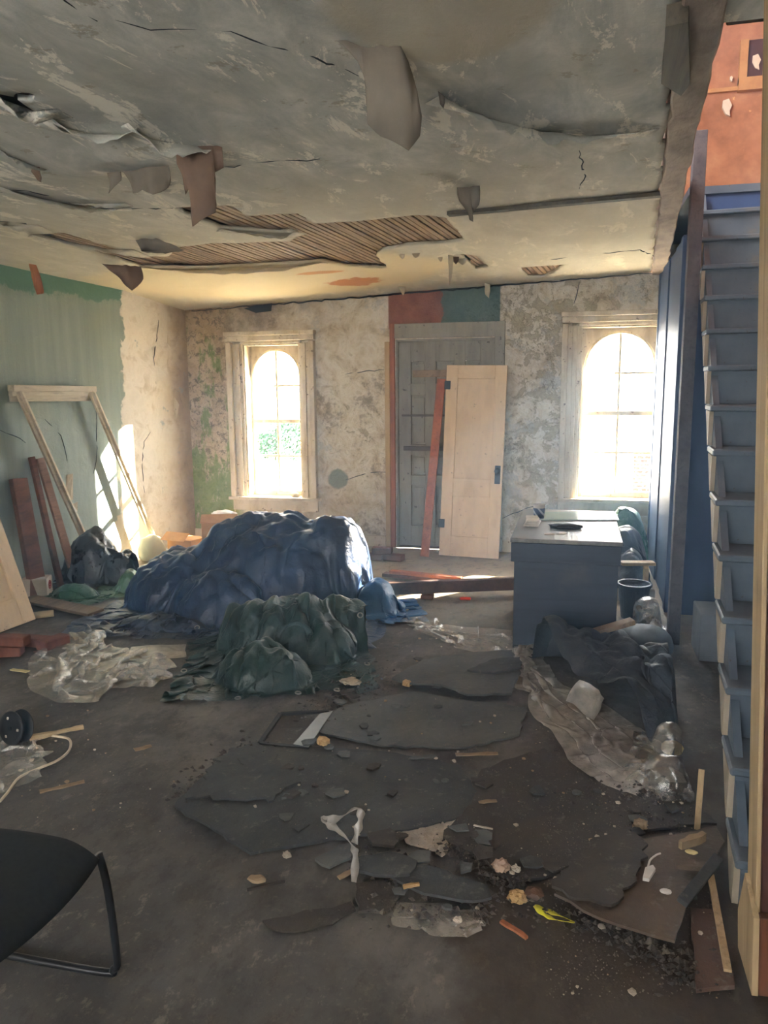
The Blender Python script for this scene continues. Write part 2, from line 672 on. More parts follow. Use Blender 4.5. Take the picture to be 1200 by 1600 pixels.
M_WB, M_WL, M_CE, M_FL, M_UP = mat_wall_back(), mat_wall_left(), mat_ceiling(), mat_floor(), mat_upstairs()
M_TRIM = surf('old_cream_trim_paint', [(0.3, (176, 160, 132)), (0.5, (208, 196, 172)), (0.7, (218, 208, 188))], 7, (1, 1, 0.4), 0.6, 0.3, 0.2, speck=((120, 100, 76), 24, 0.64))
M_DARKW = wood('dark_joist_wood', (98, 76, 56), (52, 40, 30), 1)
M_LATH = wood('lath_wood', (178, 150, 118), (124, 98, 72), 1, 11)
M_STAIR = surf('flare_blue_stair_wood', [(0.3, (64, 78, 94)), (0.6, (86, 98, 110)), (0.75, (104, 104, 100))], 5, (1, 1, 1), 0.55, 0.35, 0.2, speck=((70, 62, 54), 30, 0.66))  # grey stair paint with the blue of the lens flare mixed in
M_PART = surf('flare_blue_dark_boards', [(0.3, (32, 54, 90)), (0.7, (48, 74, 116))], 4, (1, 1, 0.3), 0.5, 0.4, 0.15)  # lens flare blue put into the dark board colour
M_GLASS = glass_pane('window_glass')
M_BLACK = surf('plain_black', [(0.3, (18, 18, 18)), (0.7, (30, 29, 28))], 8, rough=0.9, bump=0)  # plain black of cracks, gaps, the wall hole and desk feet
M_DOORG = surf('old_grey_door_paint', [(0.3, (128, 124, 112)), (0.55, (158, 154, 140)), (0.75, (142, 132, 112))], 6, (1, 1, 0.25), 0.7, 0.25, 0.3, speck=((96, 84, 68), 22, 0.64))


# ------------------------------------------------------------------ room shell
def wall_holes(name, us, zs, holes, place, m, thick):
    """wall slab: cells of the us x zs grid that lie in no hole; place(u, z, t) -> point, t=0 inner face"""
    bm = bmesh.new()
    us, zs = sorted(us), sorted(zs)

    def solid(i, j):
        if i < 0 or j < 0 or i >= len(us) - 1 or j >= len(zs) - 1:
            return False
        u, z = (us[i] + us[i + 1]) / 2, (zs[j] + zs[j + 1]) / 2
        return not any(a < u < b and c < z < d for a, b, c, d in holes)
    V = {}

    def v(u, z, t):
        k = (round(u, 4), round(z, 4), t)
        if k not in V:
            V[k] = bm.verts.new(place(u, z, t))
        return V[k]
    for i in range(len(us) - 1):
        for j in range(len(zs) - 1):
            if not solid(i, j):
                continue
            a, b, c, d = us[i], us[i + 1], zs[j], zs[j + 1]
            bm.faces.new((v(a, c, 0), v(b, c, 0), v(b, d, 0), v(a, d, 0)))
            bm.faces.new((v(a, c, thick), v(a, d, thick), v(b, d, thick), v(b, c, thick)))
            for (di, dj, p, q) in ((-1, 0, (a, c), (a, d)), (1, 0, (b, c), (b, d)), (0, -1, (a, c), (b, c)), (0, 1, (a, d), (b, d))):
                if not solid(i + di, j + dj):
                    bm.faces.new((v(*p, 0), v(*q, 0), v(*q, thick), v(*p, thick)))
    return link(name, bm_mesh(name, bm), m)


# openings in the back wall (x0, x1, z0, z1)
_w1l, _w1r = ony(384, 650, YB).x, ony(471, 650, YB).x
W1 = (_w1l, _w1r, ony(430, 776, YB).z, ony(430, 537, YB).z)
_w2l = ony(904, 640, YB).x
W2 = (_w2l, ony(1031, 640, YB).x, ony(945, 779, YB).z, ony(960, 508, YB).z)
D1 = (ony(619, 700, YB).x, ony(771, 700, YB).x, 0.0, ony(695, 529, YB).z)

HT = ZF2
wb = wall_holes('wall_back', [XL - WT, XR + WT] + list(W1[:2]) + list(W2[:2]) + list(D1[:2]),
                [-0.1, HT, W1[2] - 0.01, W1[3], W2[2] - 0.01, W2[3], D1[3]],
                [(W1[0], W1[1], W1[2] - 0.01, W1[3]), (W2[0], W2[1], W2[2] - 0.01, W2[3]), (D1[0], D1[1], -0.2, D1[3])],
                lambda u, z, t: (u, YB + t, z), M_WB, WT)
tag(wb, 'peeling cream plaster wall with two arched windows and a door', 'wall', kind='structure')
bm = bmesh.new()
prism_bm(bm, [(xwl(YR), YR, -0.1), (xwl(YB), YB, -0.1), (xwl(YB) - WT, YB, -0.1), (xwl(YR) - WT, YR, -0.1)], (0, 0, HT + 0.1))
wl = link('wall_left', bm_mesh('wall_left', bm), M_WL)
tag(wl, 'green painted wall with paint gone near the corner', 'wall', kind='structure')
M_WR = surf('dim_grey_plaster', [(0.3, (120, 122, 118)), (0.7, (160, 158, 148))], 3, rough=0.9)
wr = box('wall_right', (XR, YR, -0.1), (XR + WT, YB, HT), M_WR)
tag(wr, 'grey plaster wall on the far side of the staircase', 'wall', kind='structure')
# wall behind the photographer, its two openings added, unseen, to light the near half of the room
RW = [(-3.4, -2.6, 0.8, 2.3), (-1.4, -0.6, 0.8, 2.3)]
wre = wall_holes('wall_rear', [XL - WT, XR + WT] + [a for w in RW for a in w[:2]], [-0.1, HT, 0.8, 2.3], RW, lambda u, z, t: (u, YR - t, z), M_WR, WT)
tag(wre, 'plaster wall behind the viewer with two tall openings added for light', 'wall', kind='structure')
for k, w in enumerate(RW):
    portal('sky_portal_rear', ((w[0] + w[1]) / 2, YR - WT, (w[2] + w[3]) / 2), (math.radians(90), 0, math.pi), w[1] - w[0], w[3] - w[2])
for w in (W1, W2):
    portal('sky_portal_window', ((w[0] + w[1]) / 2, YB + WT, (w[2] + w[3]) / 2), (math.radians(-90), 0, math.pi), w[1] - w[0], w[3] - w[2])

# floor: gently uneven slab
def floor_z(x, y):
    return 0.010 * fbm(x * 0.9, y * 0.9, 3.1, 3) + 0.004 * fbm(x * 4, y * 4, 1.7, 2)


_n = 0.09
nx, ny = int((XR - XL) / _n) + 1, int((YB - YR) / _n) + 1
fv, ff = [], []
for j in range(ny + 1):
    for i in range(nx + 1):
        x, y = XL + (XR - XL) * i / nx, YR + (YB - YR) * j / ny
        fv.append((x, y, floor_z(x, y) - 0.008))
for j in range(ny):
    for i in range(nx):
        a = j * (nx + 1) + i
        ff.append((a, a + 1, a + nx + 2, a + nx + 1))
b0 = len(fv)
fv += [(XL, YR, -0.2), (XR, YR, -0.2), (XR, YB, -0.2), (XL, YB, -0.2)]
ff.append((b0 + 3, b0 + 2, b0 + 1, b0))
fl = link('floor', pydata('floor', fv, ff, True), M_FL)
tag(fl, 'dusty dark concrete floor strewn with debris', 'floor', kind='structure')

# ceiling: sagging plaster skin with holes
_sy = [(-3, 0.0), (2.0, 0.05), (5.1, 0.14), (6.9, 0.42), (7.5, 0.78), (8.0, 1.02)]


def zc(x, y):
    s = 0.0
    for (a, u), (b, v) in zip(_sy, _sy[1:]):
        if a <= y <= b:
            s = u + (v - u) * (y - a) / (b - a)
    return 2.735 - 0.044 * max(0.0, 0.75 - x) * s


def onc(px, py):
    """point of the ceiling seen at a pixel"""
    z = 2.7
    for _ in range(6):
        p = onz(px, py, z)
        z = zc(p.x, p.y)
    return onz(px, py, z)


def xedge(y):
    return 0.245 + (y - 2.47) * 0.0743


HOLE_A = [(268, 325), (360, 321), (388, 337), (465, 333), (490, 349), (620, 340), (655, 336), (698, 341), (712, 357), (728, 375), (690, 381), (640, 383), (598, 391), (588, 400), (606, 419), (545, 417), (505, 408), (430, 413), (330, 418), (222, 418), (150, 395), (50, 366), (100, 363), (215, 400), (262, 401), (283, 386), (330, 380), (455, 378), (467, 368), (455, 360), (440, 364), (345, 357), (312, 343)]
HOLE_B = [(718, 397), (745, 400), (763, 417), (745, 421), (733, 411)]
HOLE_C = [(812, 418), (850, 415), (882, 414), (866, 425), (850, 433), (825, 432)]
HOLE_D = [(0, 148), (35, 162), (78, 186), (70, 190), (30, 174), (0, 164)]
HOLE_E = [(20 + 18 + 17 * math.cos(a), 151 + 7 * math.sin(a)) for a in np.linspace(0, 6.283, 14)[:-1]]
HOLES = [[onc(*p) for p in jl] for jl in (HOLE_A, HOLE_B, HOLE_C, HOLE_D, HOLE_E)]
rough = [jagged(h, 0.05, 0.010, 5 + i) if i < 4 else h for i, h in enumerate(HOLES)]
rough = [[(p.x, p.y) for p in h] for h in rough]
y0h = 2.62   # near end of the stair opening
cs = 0.035
nx, ny = int((XR - XL) / cs), int((YB + 0.02 - YR) / cs)
xs = np.linspace(XL, XR, nx + 1)
ys = np.linspace(YR, YB, ny + 1)
cells = np.ones((ny, nx), bool)
xc, yc = (xs[:-1] + xs[1:]) / 2, (ys[:-1] + ys[1:]) / 2
for j in range(ny):
    if yc[j] > y0h:
        cells[j, xc > xedge(yc[j])] = False
for h in rough:
    hx = [p[0] for p in h]
    hy = [p[1] for p in h]
    for j in np.where((yc > min(hy)) & (yc < max(hy)))[0]:
        for i in np.where((xc > min(hx)) & (xc < max(hx)))[0]:
            if inpoly(xc[i], yc[j], h):
                cells[j, i] = False
used, idx, vv = np.zeros((ny + 1, nx + 1), bool), {}, []
for j in range(ny):
    for i in range(nx):
        if cells[j, i]:
            used[j:j + 2, i:i + 2] = True
segs = []
for h in rough:
    for p, q in zip(h, h[1:] + h[:1]):
        segs.append((p[0], p[1], q[0], q[1]))
S = np.array(segs)
def near_hole(x, y):
    d = S[:, 2:] - S[:, :2]
    w = np.array((x, y)) - S[:, :2]
    t = np.clip((w * d).sum(1) / np.maximum((d * d).sum(1), 1e-12), 0, 1)
    q = S[:, :2] + d * t[:, None]
    k = ((q - (x, y)) ** 2).sum(1)
    b = k.argmin()
    return q[b, 0], q[b, 1], math.sqrt(k[b])


cbulge = []   # (x, y, rx, ry, drop) places where the skin bellies down
for px, py, rx, ry, dr in ((230, 228, 0.5, 0.22, 0.03), (700, 30, 0.16, 0.30, 0.035), (120, 255, 0.5, 0.2, 0.03), (860, 180, 0.5, 0.12, 0.025), (420, 440, 0.9, 0.35, 0.03)):
    p = onc(px, py)
    cbulge.append((p.x, p.y, rx, ry, dr))
for j in range(ny + 1):
    for i in range(nx + 1):
        if not used[j, i]:
            continue
        x, y = xs[i], ys[j]
        on_edge = not (0 < i < nx and 0 < j < ny and cells[j - 1:j + 1, i - 1:i + 1].all())
        if on_edge and 0 < i < nx and 0 < j < ny:
            qx, qy, dd = near_hole(x, y)
            if dd < 0.06:
                x, y = qx, qy
            elif y > y0h - 0.05:
                x = min(max(x, xedge(y) - 0.02), xedge(y)) + 0.012 * fbm(y * 9, 3)
        z = zc(x, y) + 0.012 * fbm(x * 1.6, y * 1.6, 2, 3)
        for bx, by, rx, ry, dr in cbulge:
            z -= dr * math.exp(-((x - bx) / rx) ** 2 - ((y - by) / ry) ** 2)
        idx[(j, i)] = len(vv)
        vv.append((x, y, z))
cf = [(idx[j, i], idx[j + 1, i], idx[j + 1, i + 1], idx[j, i + 1]) for j in range(ny) for i in range(nx) if cells[j, i]]
ce = link('ceiling', pydata('ceiling', vv, cf, True), M_CE)
tag(ce, 'sagging flaking plaster ceiling with laths exposed', 'ceiling', kind='structure')
md = ce.modifiers.new('thickness', 'SOLIDIFY')
md.thickness = 0.02
md.offset = -1.0      # grows upwards (faces look down)

# laths across the holes, running roughly front to back
ld = Vector((math.sin(math.radians(6.5)), math.cos(math.radians(6.5)), 0))
lx = Vector((ld.y, -ld.x, 0))
rl = random.Random(4)
for hi, h in enumerate(rough[:3]):
    H = [Vector((p[0], p[1], 0)) for p in h]
    us = [p.dot(lx) for p in H]
    u = min(us) + 0.012
    while u < max(us):
        cuts = []
        for p, q in zip(H, H[1:] + H[:1]):
            a, b = p.dot(lx) - u, q.dot(lx) - u
            if (a < 0) != (b < 0):
                t = a / (a - b)
                cuts.append(p.lerp(q, t).dot(ld))
        if cuts:
            v0, v1 = min(cuts) - 0.06, max(cuts) + 0.06
            p0, p1 = lx * u + ld * v0, lx * u + ld * v1
            off = 0.029 + rl.uniform(-0.002, 0.003)
            p0.z, p1.z = zc(p0.x, p0.y) + off, zc(p1.x, p1.y) + off
            if abs(p1.y - p0.y) > 1.2:     # keep long laths on the curved ceiling
                off += 0.012
                p0.z += 0.012
                p1.z += 0.012
            bar('lath', p0, p1, 0.033 + rl.uniform(-0.002, 0.002), 0.008, M_LATH, ce, bev=0)
        u += 0.0465 + rl.uniform(-0.0015, 0.0015)

# joists over the laths and the floor boards of the storey above
for k in range(9):
    y = 3.3 + k * 0.42
    o = box('joist', (-4.6, y, 2.80), (0.32, y + 0.05, 2.99), M_DARKW, ce)
uf = box('floor_upper', (XL, YR, 2.995), (xedge(2.6) + 0.04, YB, ZF2), M_DARKW)
tag(uf, 'boards of the upper storey over the ceiling', 'floor', kind='structure')
uf2 = box('floor_upper_near', (xedge(2.6) + 0.045, YR, 2.995), (XR, 2.58, ZF2), M_DARKW)
tag(uf2, 'upper floor boards ahead of the stair opening', 'floor', kind='structure')

# trimmer beam along the stair opening
bm = bmesh.new()
beam_mesh(bm, (xedge(2.3) + 0.062, 2.3, 2.835), (xedge(YB) + 0.062, YB - 0.01, 2.835), 0.115, 0.27, bev=0.006)
bmesh.ops.subdivide_edges(bm, edges=[e for e in bm.edges if e.calc_length() > 1], cuts=60, use_grid_fill=True)
for v in bm.verts:
    v.co += Vector((fbm(v.co.x * 8, v.co.y * 7, v.co.z * 8, 3), 0, fbm(v.co.x * 9, v.co.y * 8, 5, 3))) * 0.022
tb = link('trimmer_beam', bm_mesh('trimmer_beam', bm), surf('rough_grey_brown_timber', [(0.3, (116, 102, 92)), (0.55, (168, 152, 138)), (0.75, (128, 114, 104))], 7, (1, 0.4, 1), 0.85, 0.2, 0.6, 0.015))
tag(tb, 'rough timber trimmer beam along the edge of the stair opening', 'beam')
hd = box('header_beam', (xedge(2.6) + 0.14, 2.585, 2.745), (XR - 0.01, 2.66, 2.99), M_DARKW, bev=0.004)
tag(hd, 'dark header joist at the near end of the stair opening', 'beam')
# stub of board hanging at the ceiling edge
p = onc(1052, 95)
bm = bmesh.new()
pts = [Vector((*onz(x, y, 2.66).xy, 2.66)) for x, y in ((1040, 42), (1075, 34), (1078, 132), (1064, 150), (1033, 131), (1037, 95))]
prism_bm(bm, pts, (0, 0, 0.055))
sb = link('broken_board', bm_mesh('broken_board', bm), wood('grey_dark_board', (104, 96, 82), (60, 54, 46), 1))
tag(sb, 'dark broken board stub nailed under the ceiling by the stair opening', 'board')

# upstairs walls seen through the opening
wu = box('wall_upper_back', (-0.6, YB - 0.5, ZF2), (XR + WT, YB - 0.3, 6.0), M_UP)
tag(wu, 'orange brown plaster wall upstairs above the stairs', 'wall', kind='structure')
wu2 = box('wall_upper_right', (XR, 2.0, ZF2), (XR + WT, YB - 0.5, 6.0), M_UP)
tag(wu2, 'upstairs plaster wall to the right of the stair opening', 'wall', kind='structure')
yu = YB - 0.5
UW = [(3.2, 5.2, 3.8, 5.4)]
wu3 = wall_holes('wall_upper_left', [2.0, yu] + list(UW[0][:2]), [ZF2, 6.0] + list(UW[0][2:]), UW, lambda u, z, t: (-0.6 - t, u, z), M_UP, WT)
tag(wu3, 'upstairs plaster wall with a window opening, left of the stair opening', 'wall', kind='structure')
wu4 = box('wall_upper_near', (-0.6, 2.0 - WT, ZF2), (XR + WT, 2.0, 6.0), M_UP)
tag(wu4, 'upstairs plaster wall above the near end of the stairs', 'wall', kind='structure')
cu = box('ceiling_upper', (-0.6 - WT, 2.0 - WT, 6.0), (XR + WT, YB - 0.3, 6.1), M_UP)
tag(cu, 'upstairs ceiling over the stair opening', 'ceiling', kind='structure')
portal('sky_portal_upstairs', (-0.6 - WT, 4.2, 4.6), (math.radians(90), 0, math.radians(-90)), 2.0, 1.6)
M_UPTRIM = surf('tan_trim', [(0.3, (176, 130, 86)), (0.7, (206, 164, 116))], 6)
M_PURP = surf('dark_plum_paint', [(0.3, (70, 46, 48)), (0.7, (96, 66, 64))], 6)
cupb = empty('wall_niche_frame', ony(1176, 100, yu - 0.02))
tag(cupb, 'tan frame with dark plum panel on the orange upstairs wall', 'panel')
a, b = ony(1152, 135, yu), ony(1210, 60, yu)
c0, c1 = ony(1165, 124, yu), ony(1193, 78, yu)
L0 = cupb.location
def rel(lo, hi):
    return tuple(lo[i] - L0[i] for i in range(3)), tuple(hi[i] - L0[i] for i in range(3))
for nm, lo, hi, m in (('frame_stile', (a.x, yu - 0.05, a.z), (c0.x, yu, b.z), M_UPTRIM), ('frame_stile', (c1.x, yu - 0.05, a.z), (b.x, yu, b.z), M_UPTRIM),
                      ('frame_rail', (a.x, yu - 0.055, a.z - 0.05), (b.x, yu, c0.z), M_UPTRIM), ('panel', (c0.x, yu - 0.02, c0.z), (c1.x, yu, b.z), M_PURP)):
    box(nm, *rel(lo, hi), m, cupb)
lg = box('trim_1', (ony(1105, 141, yu).x, yu - 0.03, ony(1150, 143, yu).z), (XR, yu, ony(1150, 137, yu).z), M_UPTRIM)
tag(lg, 'pale ledge moulding across the orange upstairs wall', 'trim', kind='structure')
M_FLAKE = surf('loose_white_flake', [(0.3, (214, 204, 186)), (0.7, (236, 228, 214))], 9)
for (px, py, s) in ((1182, 95, 9), (1136, 166, 10), (1143, 122, 3), (1090, 250, 4)):
    q = [ony(px + s * dx, py + s * dy, yu - 0.032) for dx, dy in ((-0.6, -0.9), (0.3, -1.2), (0.8, -0.2), (0.4, 0.7), (0.5, 1.5), (-0.2, 1.2), (-0.7, 0.2))]
    bm = bmesh.new()
    prism_bm(bm, q, (0, 0.03, 0))
    link('paint_flake', bm_mesh('paint_flake', bm), M_FLAKE, wu)

# ------------------------------------------------------------------ windows
def arch_pts(cx, cz, r, n, a0=0.0, a1=math.pi):
    return [(cx + r * math.cos(a0 + (a1 - a0) * k / n), cz + r * math.sin(a0 + (a1 - a0) * k / n)) for k in range(n + 1)]


def make_window(n, W, label, broken_left=True):
    x0, x1, z0, z1 = W
    root = empty('window_%d' % n, ((x0 + x1) / 2, YB, z0))
    tag(root, label, 'window', kind='structure')
    off = root.location.copy()

    def bx(name, lo, hi, m=M_TRIM, bev=0.004, par=root):
        return box(name, tuple(lo[i] - off[i] for i in range(3)), tuple(hi[i] - off[i] for i in range(3)), m, par, bev)

    def strips(name, boxes):
        bm = bmesh.new()
        for lo, hi in boxes:
            boxmm(bm, tuple(lo[i] - off[i] for i in range(3)), tuple(hi[i] - off[i] for i in range(3)), 0.004)
        return link(name, bm_mesh(name, bm), M_TRIM, root)
    cw = 0.175
    y = YB
    for s, xi in ((-1, x0), (1, x1)):
        def X(a):
            return xi + s * a
        def bb(a, b, za, zb, d):
            return ((min(X(a), X(b)), y - d, za), (max(X(a), X(b)), y, zb))
        strips('casing_side', [bb(0.0, 0.035, z0, z1, 0.025), bb(0.035, 0.075, z0, z1, 0.045), bb(0.075, 0.12, z0, z1, 0.032), bb(0.12, cw, z0, z1 + 0.02, 0.075)])
        strips('jamb', [((min(X(0), X(-0.018)), y - 0.01, z0), (max(X(0), X(-0.018)), y + 0.20, z1))])
    strips('casing_head', [((x0 - cw - 0.012, y - 0.095, z1 + 0.085), (x1 + cw + 0.012, y, z1 + 0.13)), ((x0 - cw - 0.004, y - 0.06, z1 + 0.03), (x1 + cw + 0.004, y, z1 + 0.085)), ((x0 - 0.02, y - 0.03, z1), (x1 + 0.02, y, z1 + 0.03))])
    strips('head_jamb', [((x0, y - 0.01, z1 - 0.018), (x1, y + 0.20, z1))])
    bx('sill', (x0 - cw - 0.03, y - 0.085, z0 - 0.035), (x1 + cw + 0.03, y + 0.20, z0))
    bx('apron', (x0 - cw, y - 0.03, z0 - 0.155), (x1 + cw, y, z0 - 0.035))
    # sash with arched top light
    ys, yf = y + 0.13, y + 0.165
    gx0, gx1, gz0 = x0 + 0.05, x1 - 0.05, z0 + 0.055
    cx, r = (gx0 + gx1) / 2, (gx1 - gx0) / 2
    spr = z1 - 0.06 - r
    top = spr + r
    bm = bmesh.new()
    # spandrel board round the arch
    ap = arch_pts(cx, spr, r, 18)
    outer = []
    for (px_, pz_) in ap:
        outer.append((px_, z1 - 0.015))
    for dy in (0.0,):
        A = [bm.verts.new((p[0] - off.x, ys - off.y, p[1] - off.z)) for p in ap]
        B = [bm.verts.new((p[0] - off.x, ys - off.y, p[1] - off.z)) for p in outer]
        A2 = [bm.verts.new((p[0] - off.x, yf - off.y, p[1] - off.z)) for p in ap]
        B2 = [bm.verts.new((p[0] - off.x, yf - off.y, p[1] - off.z)) for p in outer]
        for k in range(len(ap) - 1):
            bm.faces.new((A[k], A[k + 1], B[k + 1], B[k]))
            bm.faces.new((A2[k], B2[k], B2[k + 1], A2[k + 1]))
            bm.faces.new((A[k], A2[k], A2[k + 1], A[k + 1]))
            bm.faces.new((B[k], B[k + 1], B2[k + 1], B2[k]))
    link('arch_spandrel', bm_mesh('arch_spandrel', bm), M_TRIM, root)
    bm = bmesh.new()
    tube_bm(bm, [(p[0] - off.x, ys - 0.012 - off.y, p[1] - off.z) for p in ap], 0.013, 8)
    link('arch_bead', bm_mesh('arch_bead', bm, True), M_TRIM, root)
    for xa, xb in ((x0 + 0.018, gx0), (gx1, x1 - 0.018)):
        bx('sash_stile', (xa, ys, z0), (xb, yf, z1 - 0.015))
    bx('sash_rail', (gx0, ys - 0.01, z0), (gx1, yf, gz0))
    hq = (top - gz0) / 4
    zm = gz0 + 2 * hq
    bx('meeting_rail', (gx0, ys - 0.02, zm - 0.022), (gx1, yf, zm + 0.022))
    bx('muntin', (cx - 0.012, ys - 0.006, gz0), (cx + 0.012, yf, top), bev=0.002)
    bx('muntin', (gx0, ys, gz0 + hq - 0.011), (gx1, yf, gz0 + hq + 0.011), bev=0.002)
    bx('muntin', (cx - 0.05 if broken_left else gx0, ys, zm + hq - 0.011), (gx1, yf, zm + hq + 0.011), bev=0.002)
    # panes
    ym = (ys + yf) / 2 - off.y

    def pane(pts):
        bm = bmesh.new()
        prism_bm(bm, [(p[0] - off.x, ym, p[1] - off.z) for p in pts], (0, 0.004, 0))
        link('pane', bm_mesh('pane', bm), M_GLASS, root)
    for xa, xb in ((gx0, cx - 0.008), (cx + 0.008, gx1)):
        pane([(xa, gz0), (xb, gz0), (xb, gz0 + hq - 0.008), (xa, gz0 + hq - 0.008)])
        pane([(xa, gz0 + hq + 0.008), (xb, gz0 + hq + 0.008), (xb, zm - 0.014), (xa, zm - 0.014)])
    pane([(cx + 0.008, zm + 0.014), (gx1, zm + 0.014), (gx1, zm + hq - 0.008), (cx + 0.008, zm + hq - 0.008)])
    pane([(cx + 0.008, zm + hq + 0.008), (gx1, zm + hq + 0.008)] + [p for p in arch_pts(cx, spr, r, 10, 0, math.pi / 2) if p[1] > zm + hq + 0.01][:-1] + [(cx + 0.008, top)])
    pane([(cx - 0.008, zm + 0.014), (cx - 0.008, top)] + arch_pts(cx, spr, r, 10, math.pi / 2, math.pi)[1:] + [(gx0, zm + 0.014)])
    return root


make_window(1, W1, 'left arched sash window in cream casing with hedge outside')
make_window(2, W2, 'right arched sash window in cream casing behind the desk')

# ------------------------------------------------------------------ back door in its casing
dx0, dx1, dz1 = D1[0], D1[1], D1[3]
dr = empty('door_1', ((dx0 + dx1) / 2, YB, 0))
tag(dr, 'old grey panelled exterior door behind the leaning white door', 'door', kind='structure')
DO = dr.location.copy()


def dbx(name, lo, hi, m=M_DOORG, bev=0.003, par=dr):
    return box(name, tuple(lo[i] - DO[i] for i in range(3)), tuple(hi[i] - DO[i] for i in range(3)), m, par, bev)


M_ORW = wood('orange_bare_wood', (186, 120, 80), (146, 84, 52), 2, 8)
M_OCH = surf('ochre_trim', [(0.3, (168, 142, 98)), (0.7, (200, 176, 132))], 6, (1, 1, .3), 0.7)
dbx('casing_side', (dx0 - 0.055, YB - 0.035, 0), (dx0 - 0.005, YB, dz1 + 0.16), M_ORW)
dbx('casing_edge', (dx0 - 0.11, YB - 0.03, 0), (dx0 - 0.058, YB, dz1 - 0.02), M_OCH)
dbx('casing_side', (dx1 + 0.002, YB - 0.03, 0), (dx1 + 0.10, YB, dz1 + 0.02))
dbx('casing_head', (dx0 - 0.004, YB - 0.035, dz1 + 0.01), (dx1 + 0.10, YB, dz1 + 0.155))
yd0, yd1 = YB + 0.05, YB + 0.115
W_ = dx1 - dx0
dbx('door_stop', (dx0, YB, 0), (dx0 + 0.02, YB + 0.12, dz1))
dbx('door_stop', (dx1 - 0.02, YB, 0), (dx1, YB + 0.12, dz1))
dbx('door_stop', (dx0 + 0.02, YB + 0.005, dz1 - 0.022), (dx1 - 0.02, YB + 0.048, dz1 + 0.01))
fx = [0.02, 0.14, 0.30, 0.42, 0.58, 0.70, 0.86, 0.98]   # stile / panel divisions across the leaf
zs_ = [0.012, 0.22, 0.60, 0.76, 0.98, 1.06, 1.62, 1.72, dz1 - 0.24, dz1 - 0.02]
leaf0, leaf1 = dx0 + 0.022, dx1 - 0.022
lw = leaf1 - leaf0
stiles = [(0.0, 0.13), (0.29, 0.40), (0.60, 0.71), (0.87, 1.0)]
for a, b in stiles:
    dbx('stile', (leaf0 + lw * a, yd0, 0.015), (leaf0 + lw * b, yd1, dz1 - 0.006))
for za, zb in ((0.015, 0.23), (0.66, 0.77), (0.98, 1.09), (1.60, 1.72), (dz1 - 0.22, dz1 - 0.007)):
    for (a, b), (c, d) in zip(stiles, stiles[1:]):
        dbx('rail', (leaf0 + lw * b, yd0 + 0.002, za), (leaf0 + lw * c, yd1, zb))
for za, zb in ((0.23, 0.66), (0.77, 0.98), (1.09, 1.60), (1.72, dz1 - 0.22)):
    for (a, b), (c, d) in zip(stiles, stiles[1:]):
        dbx('panel', (leaf0 + lw * b + 0.022, yd0 + 0.034, za + 0.022), (leaf0 + lw * c - 0.018, yd1 - 0.004, zb - 0.022))
        dbx('panel_back', (leaf0 + lw * b, yd0 + 0.05, za), (leaf0 + lw * c, yd1 - 0.006, zb))
dbx('lock_rail_bar', (leaf0 + 0.05, yd0 - 0.025, 1.03), (leaf0 + lw * 0.55, yd0, 1.075), wood('grey_bar', (120, 110, 96), (84, 76, 66), 0))
dbx('thin_bar', (leaf0 + 0.03, yd0 - 0.016, 1.385), (leaf0 + lw * 0.5, yd0, 1.405), wood('grey_bar', (120, 110, 96), (84, 76, 66), 0))
dbx('threshold', (dx0, YB - 0.02, 0), (dx1, YB + WT, 0.012), M_DARKW)

# base boards and corner
for nm, a, b in (('baseboard_back_left', -4.17, dx0 - 0.115), ('baseboard_back_right', dx1 + 0.105, 0.68)):
    o = box(nm, (a, YB - 0.02, 0), (b, YB, 0.12), M_TRIM, bev=0.004)
    tag(o, 'low cream base board along the back wall ' + ('left' if 'left' in nm else 'right') + ' of the door', 'baseboard', kind='structure')

# dark partition closing off the space beyond the stairs
pt = empty('wall_partition', (0.72, 6.4, 0))
tag(pt, 'dark boarded partition tinted with lens flare blue beside the right window', 'wall', kind='structure')
PO = pt.location.copy()
yb0 = 6.04
zt = 2.72
for k, (ya, yb_) in enumerate(((YB - 0.02, 7.4), (7.39, 6.95), (6.94, 6.5), (6.49, yb0))):
    xx = 0.715 - 0.012 * (k % 2)
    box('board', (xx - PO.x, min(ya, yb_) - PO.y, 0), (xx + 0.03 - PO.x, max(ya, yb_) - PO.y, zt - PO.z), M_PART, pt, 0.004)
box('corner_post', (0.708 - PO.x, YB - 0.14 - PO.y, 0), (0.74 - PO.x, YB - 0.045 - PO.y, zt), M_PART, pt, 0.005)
box('end_post', (0.685 - PO.x, yb0 - 0.11 - PO.y, 0), (0.75 - PO.x, yb0 - PO.y, zt), M_PART, pt, 0.005)


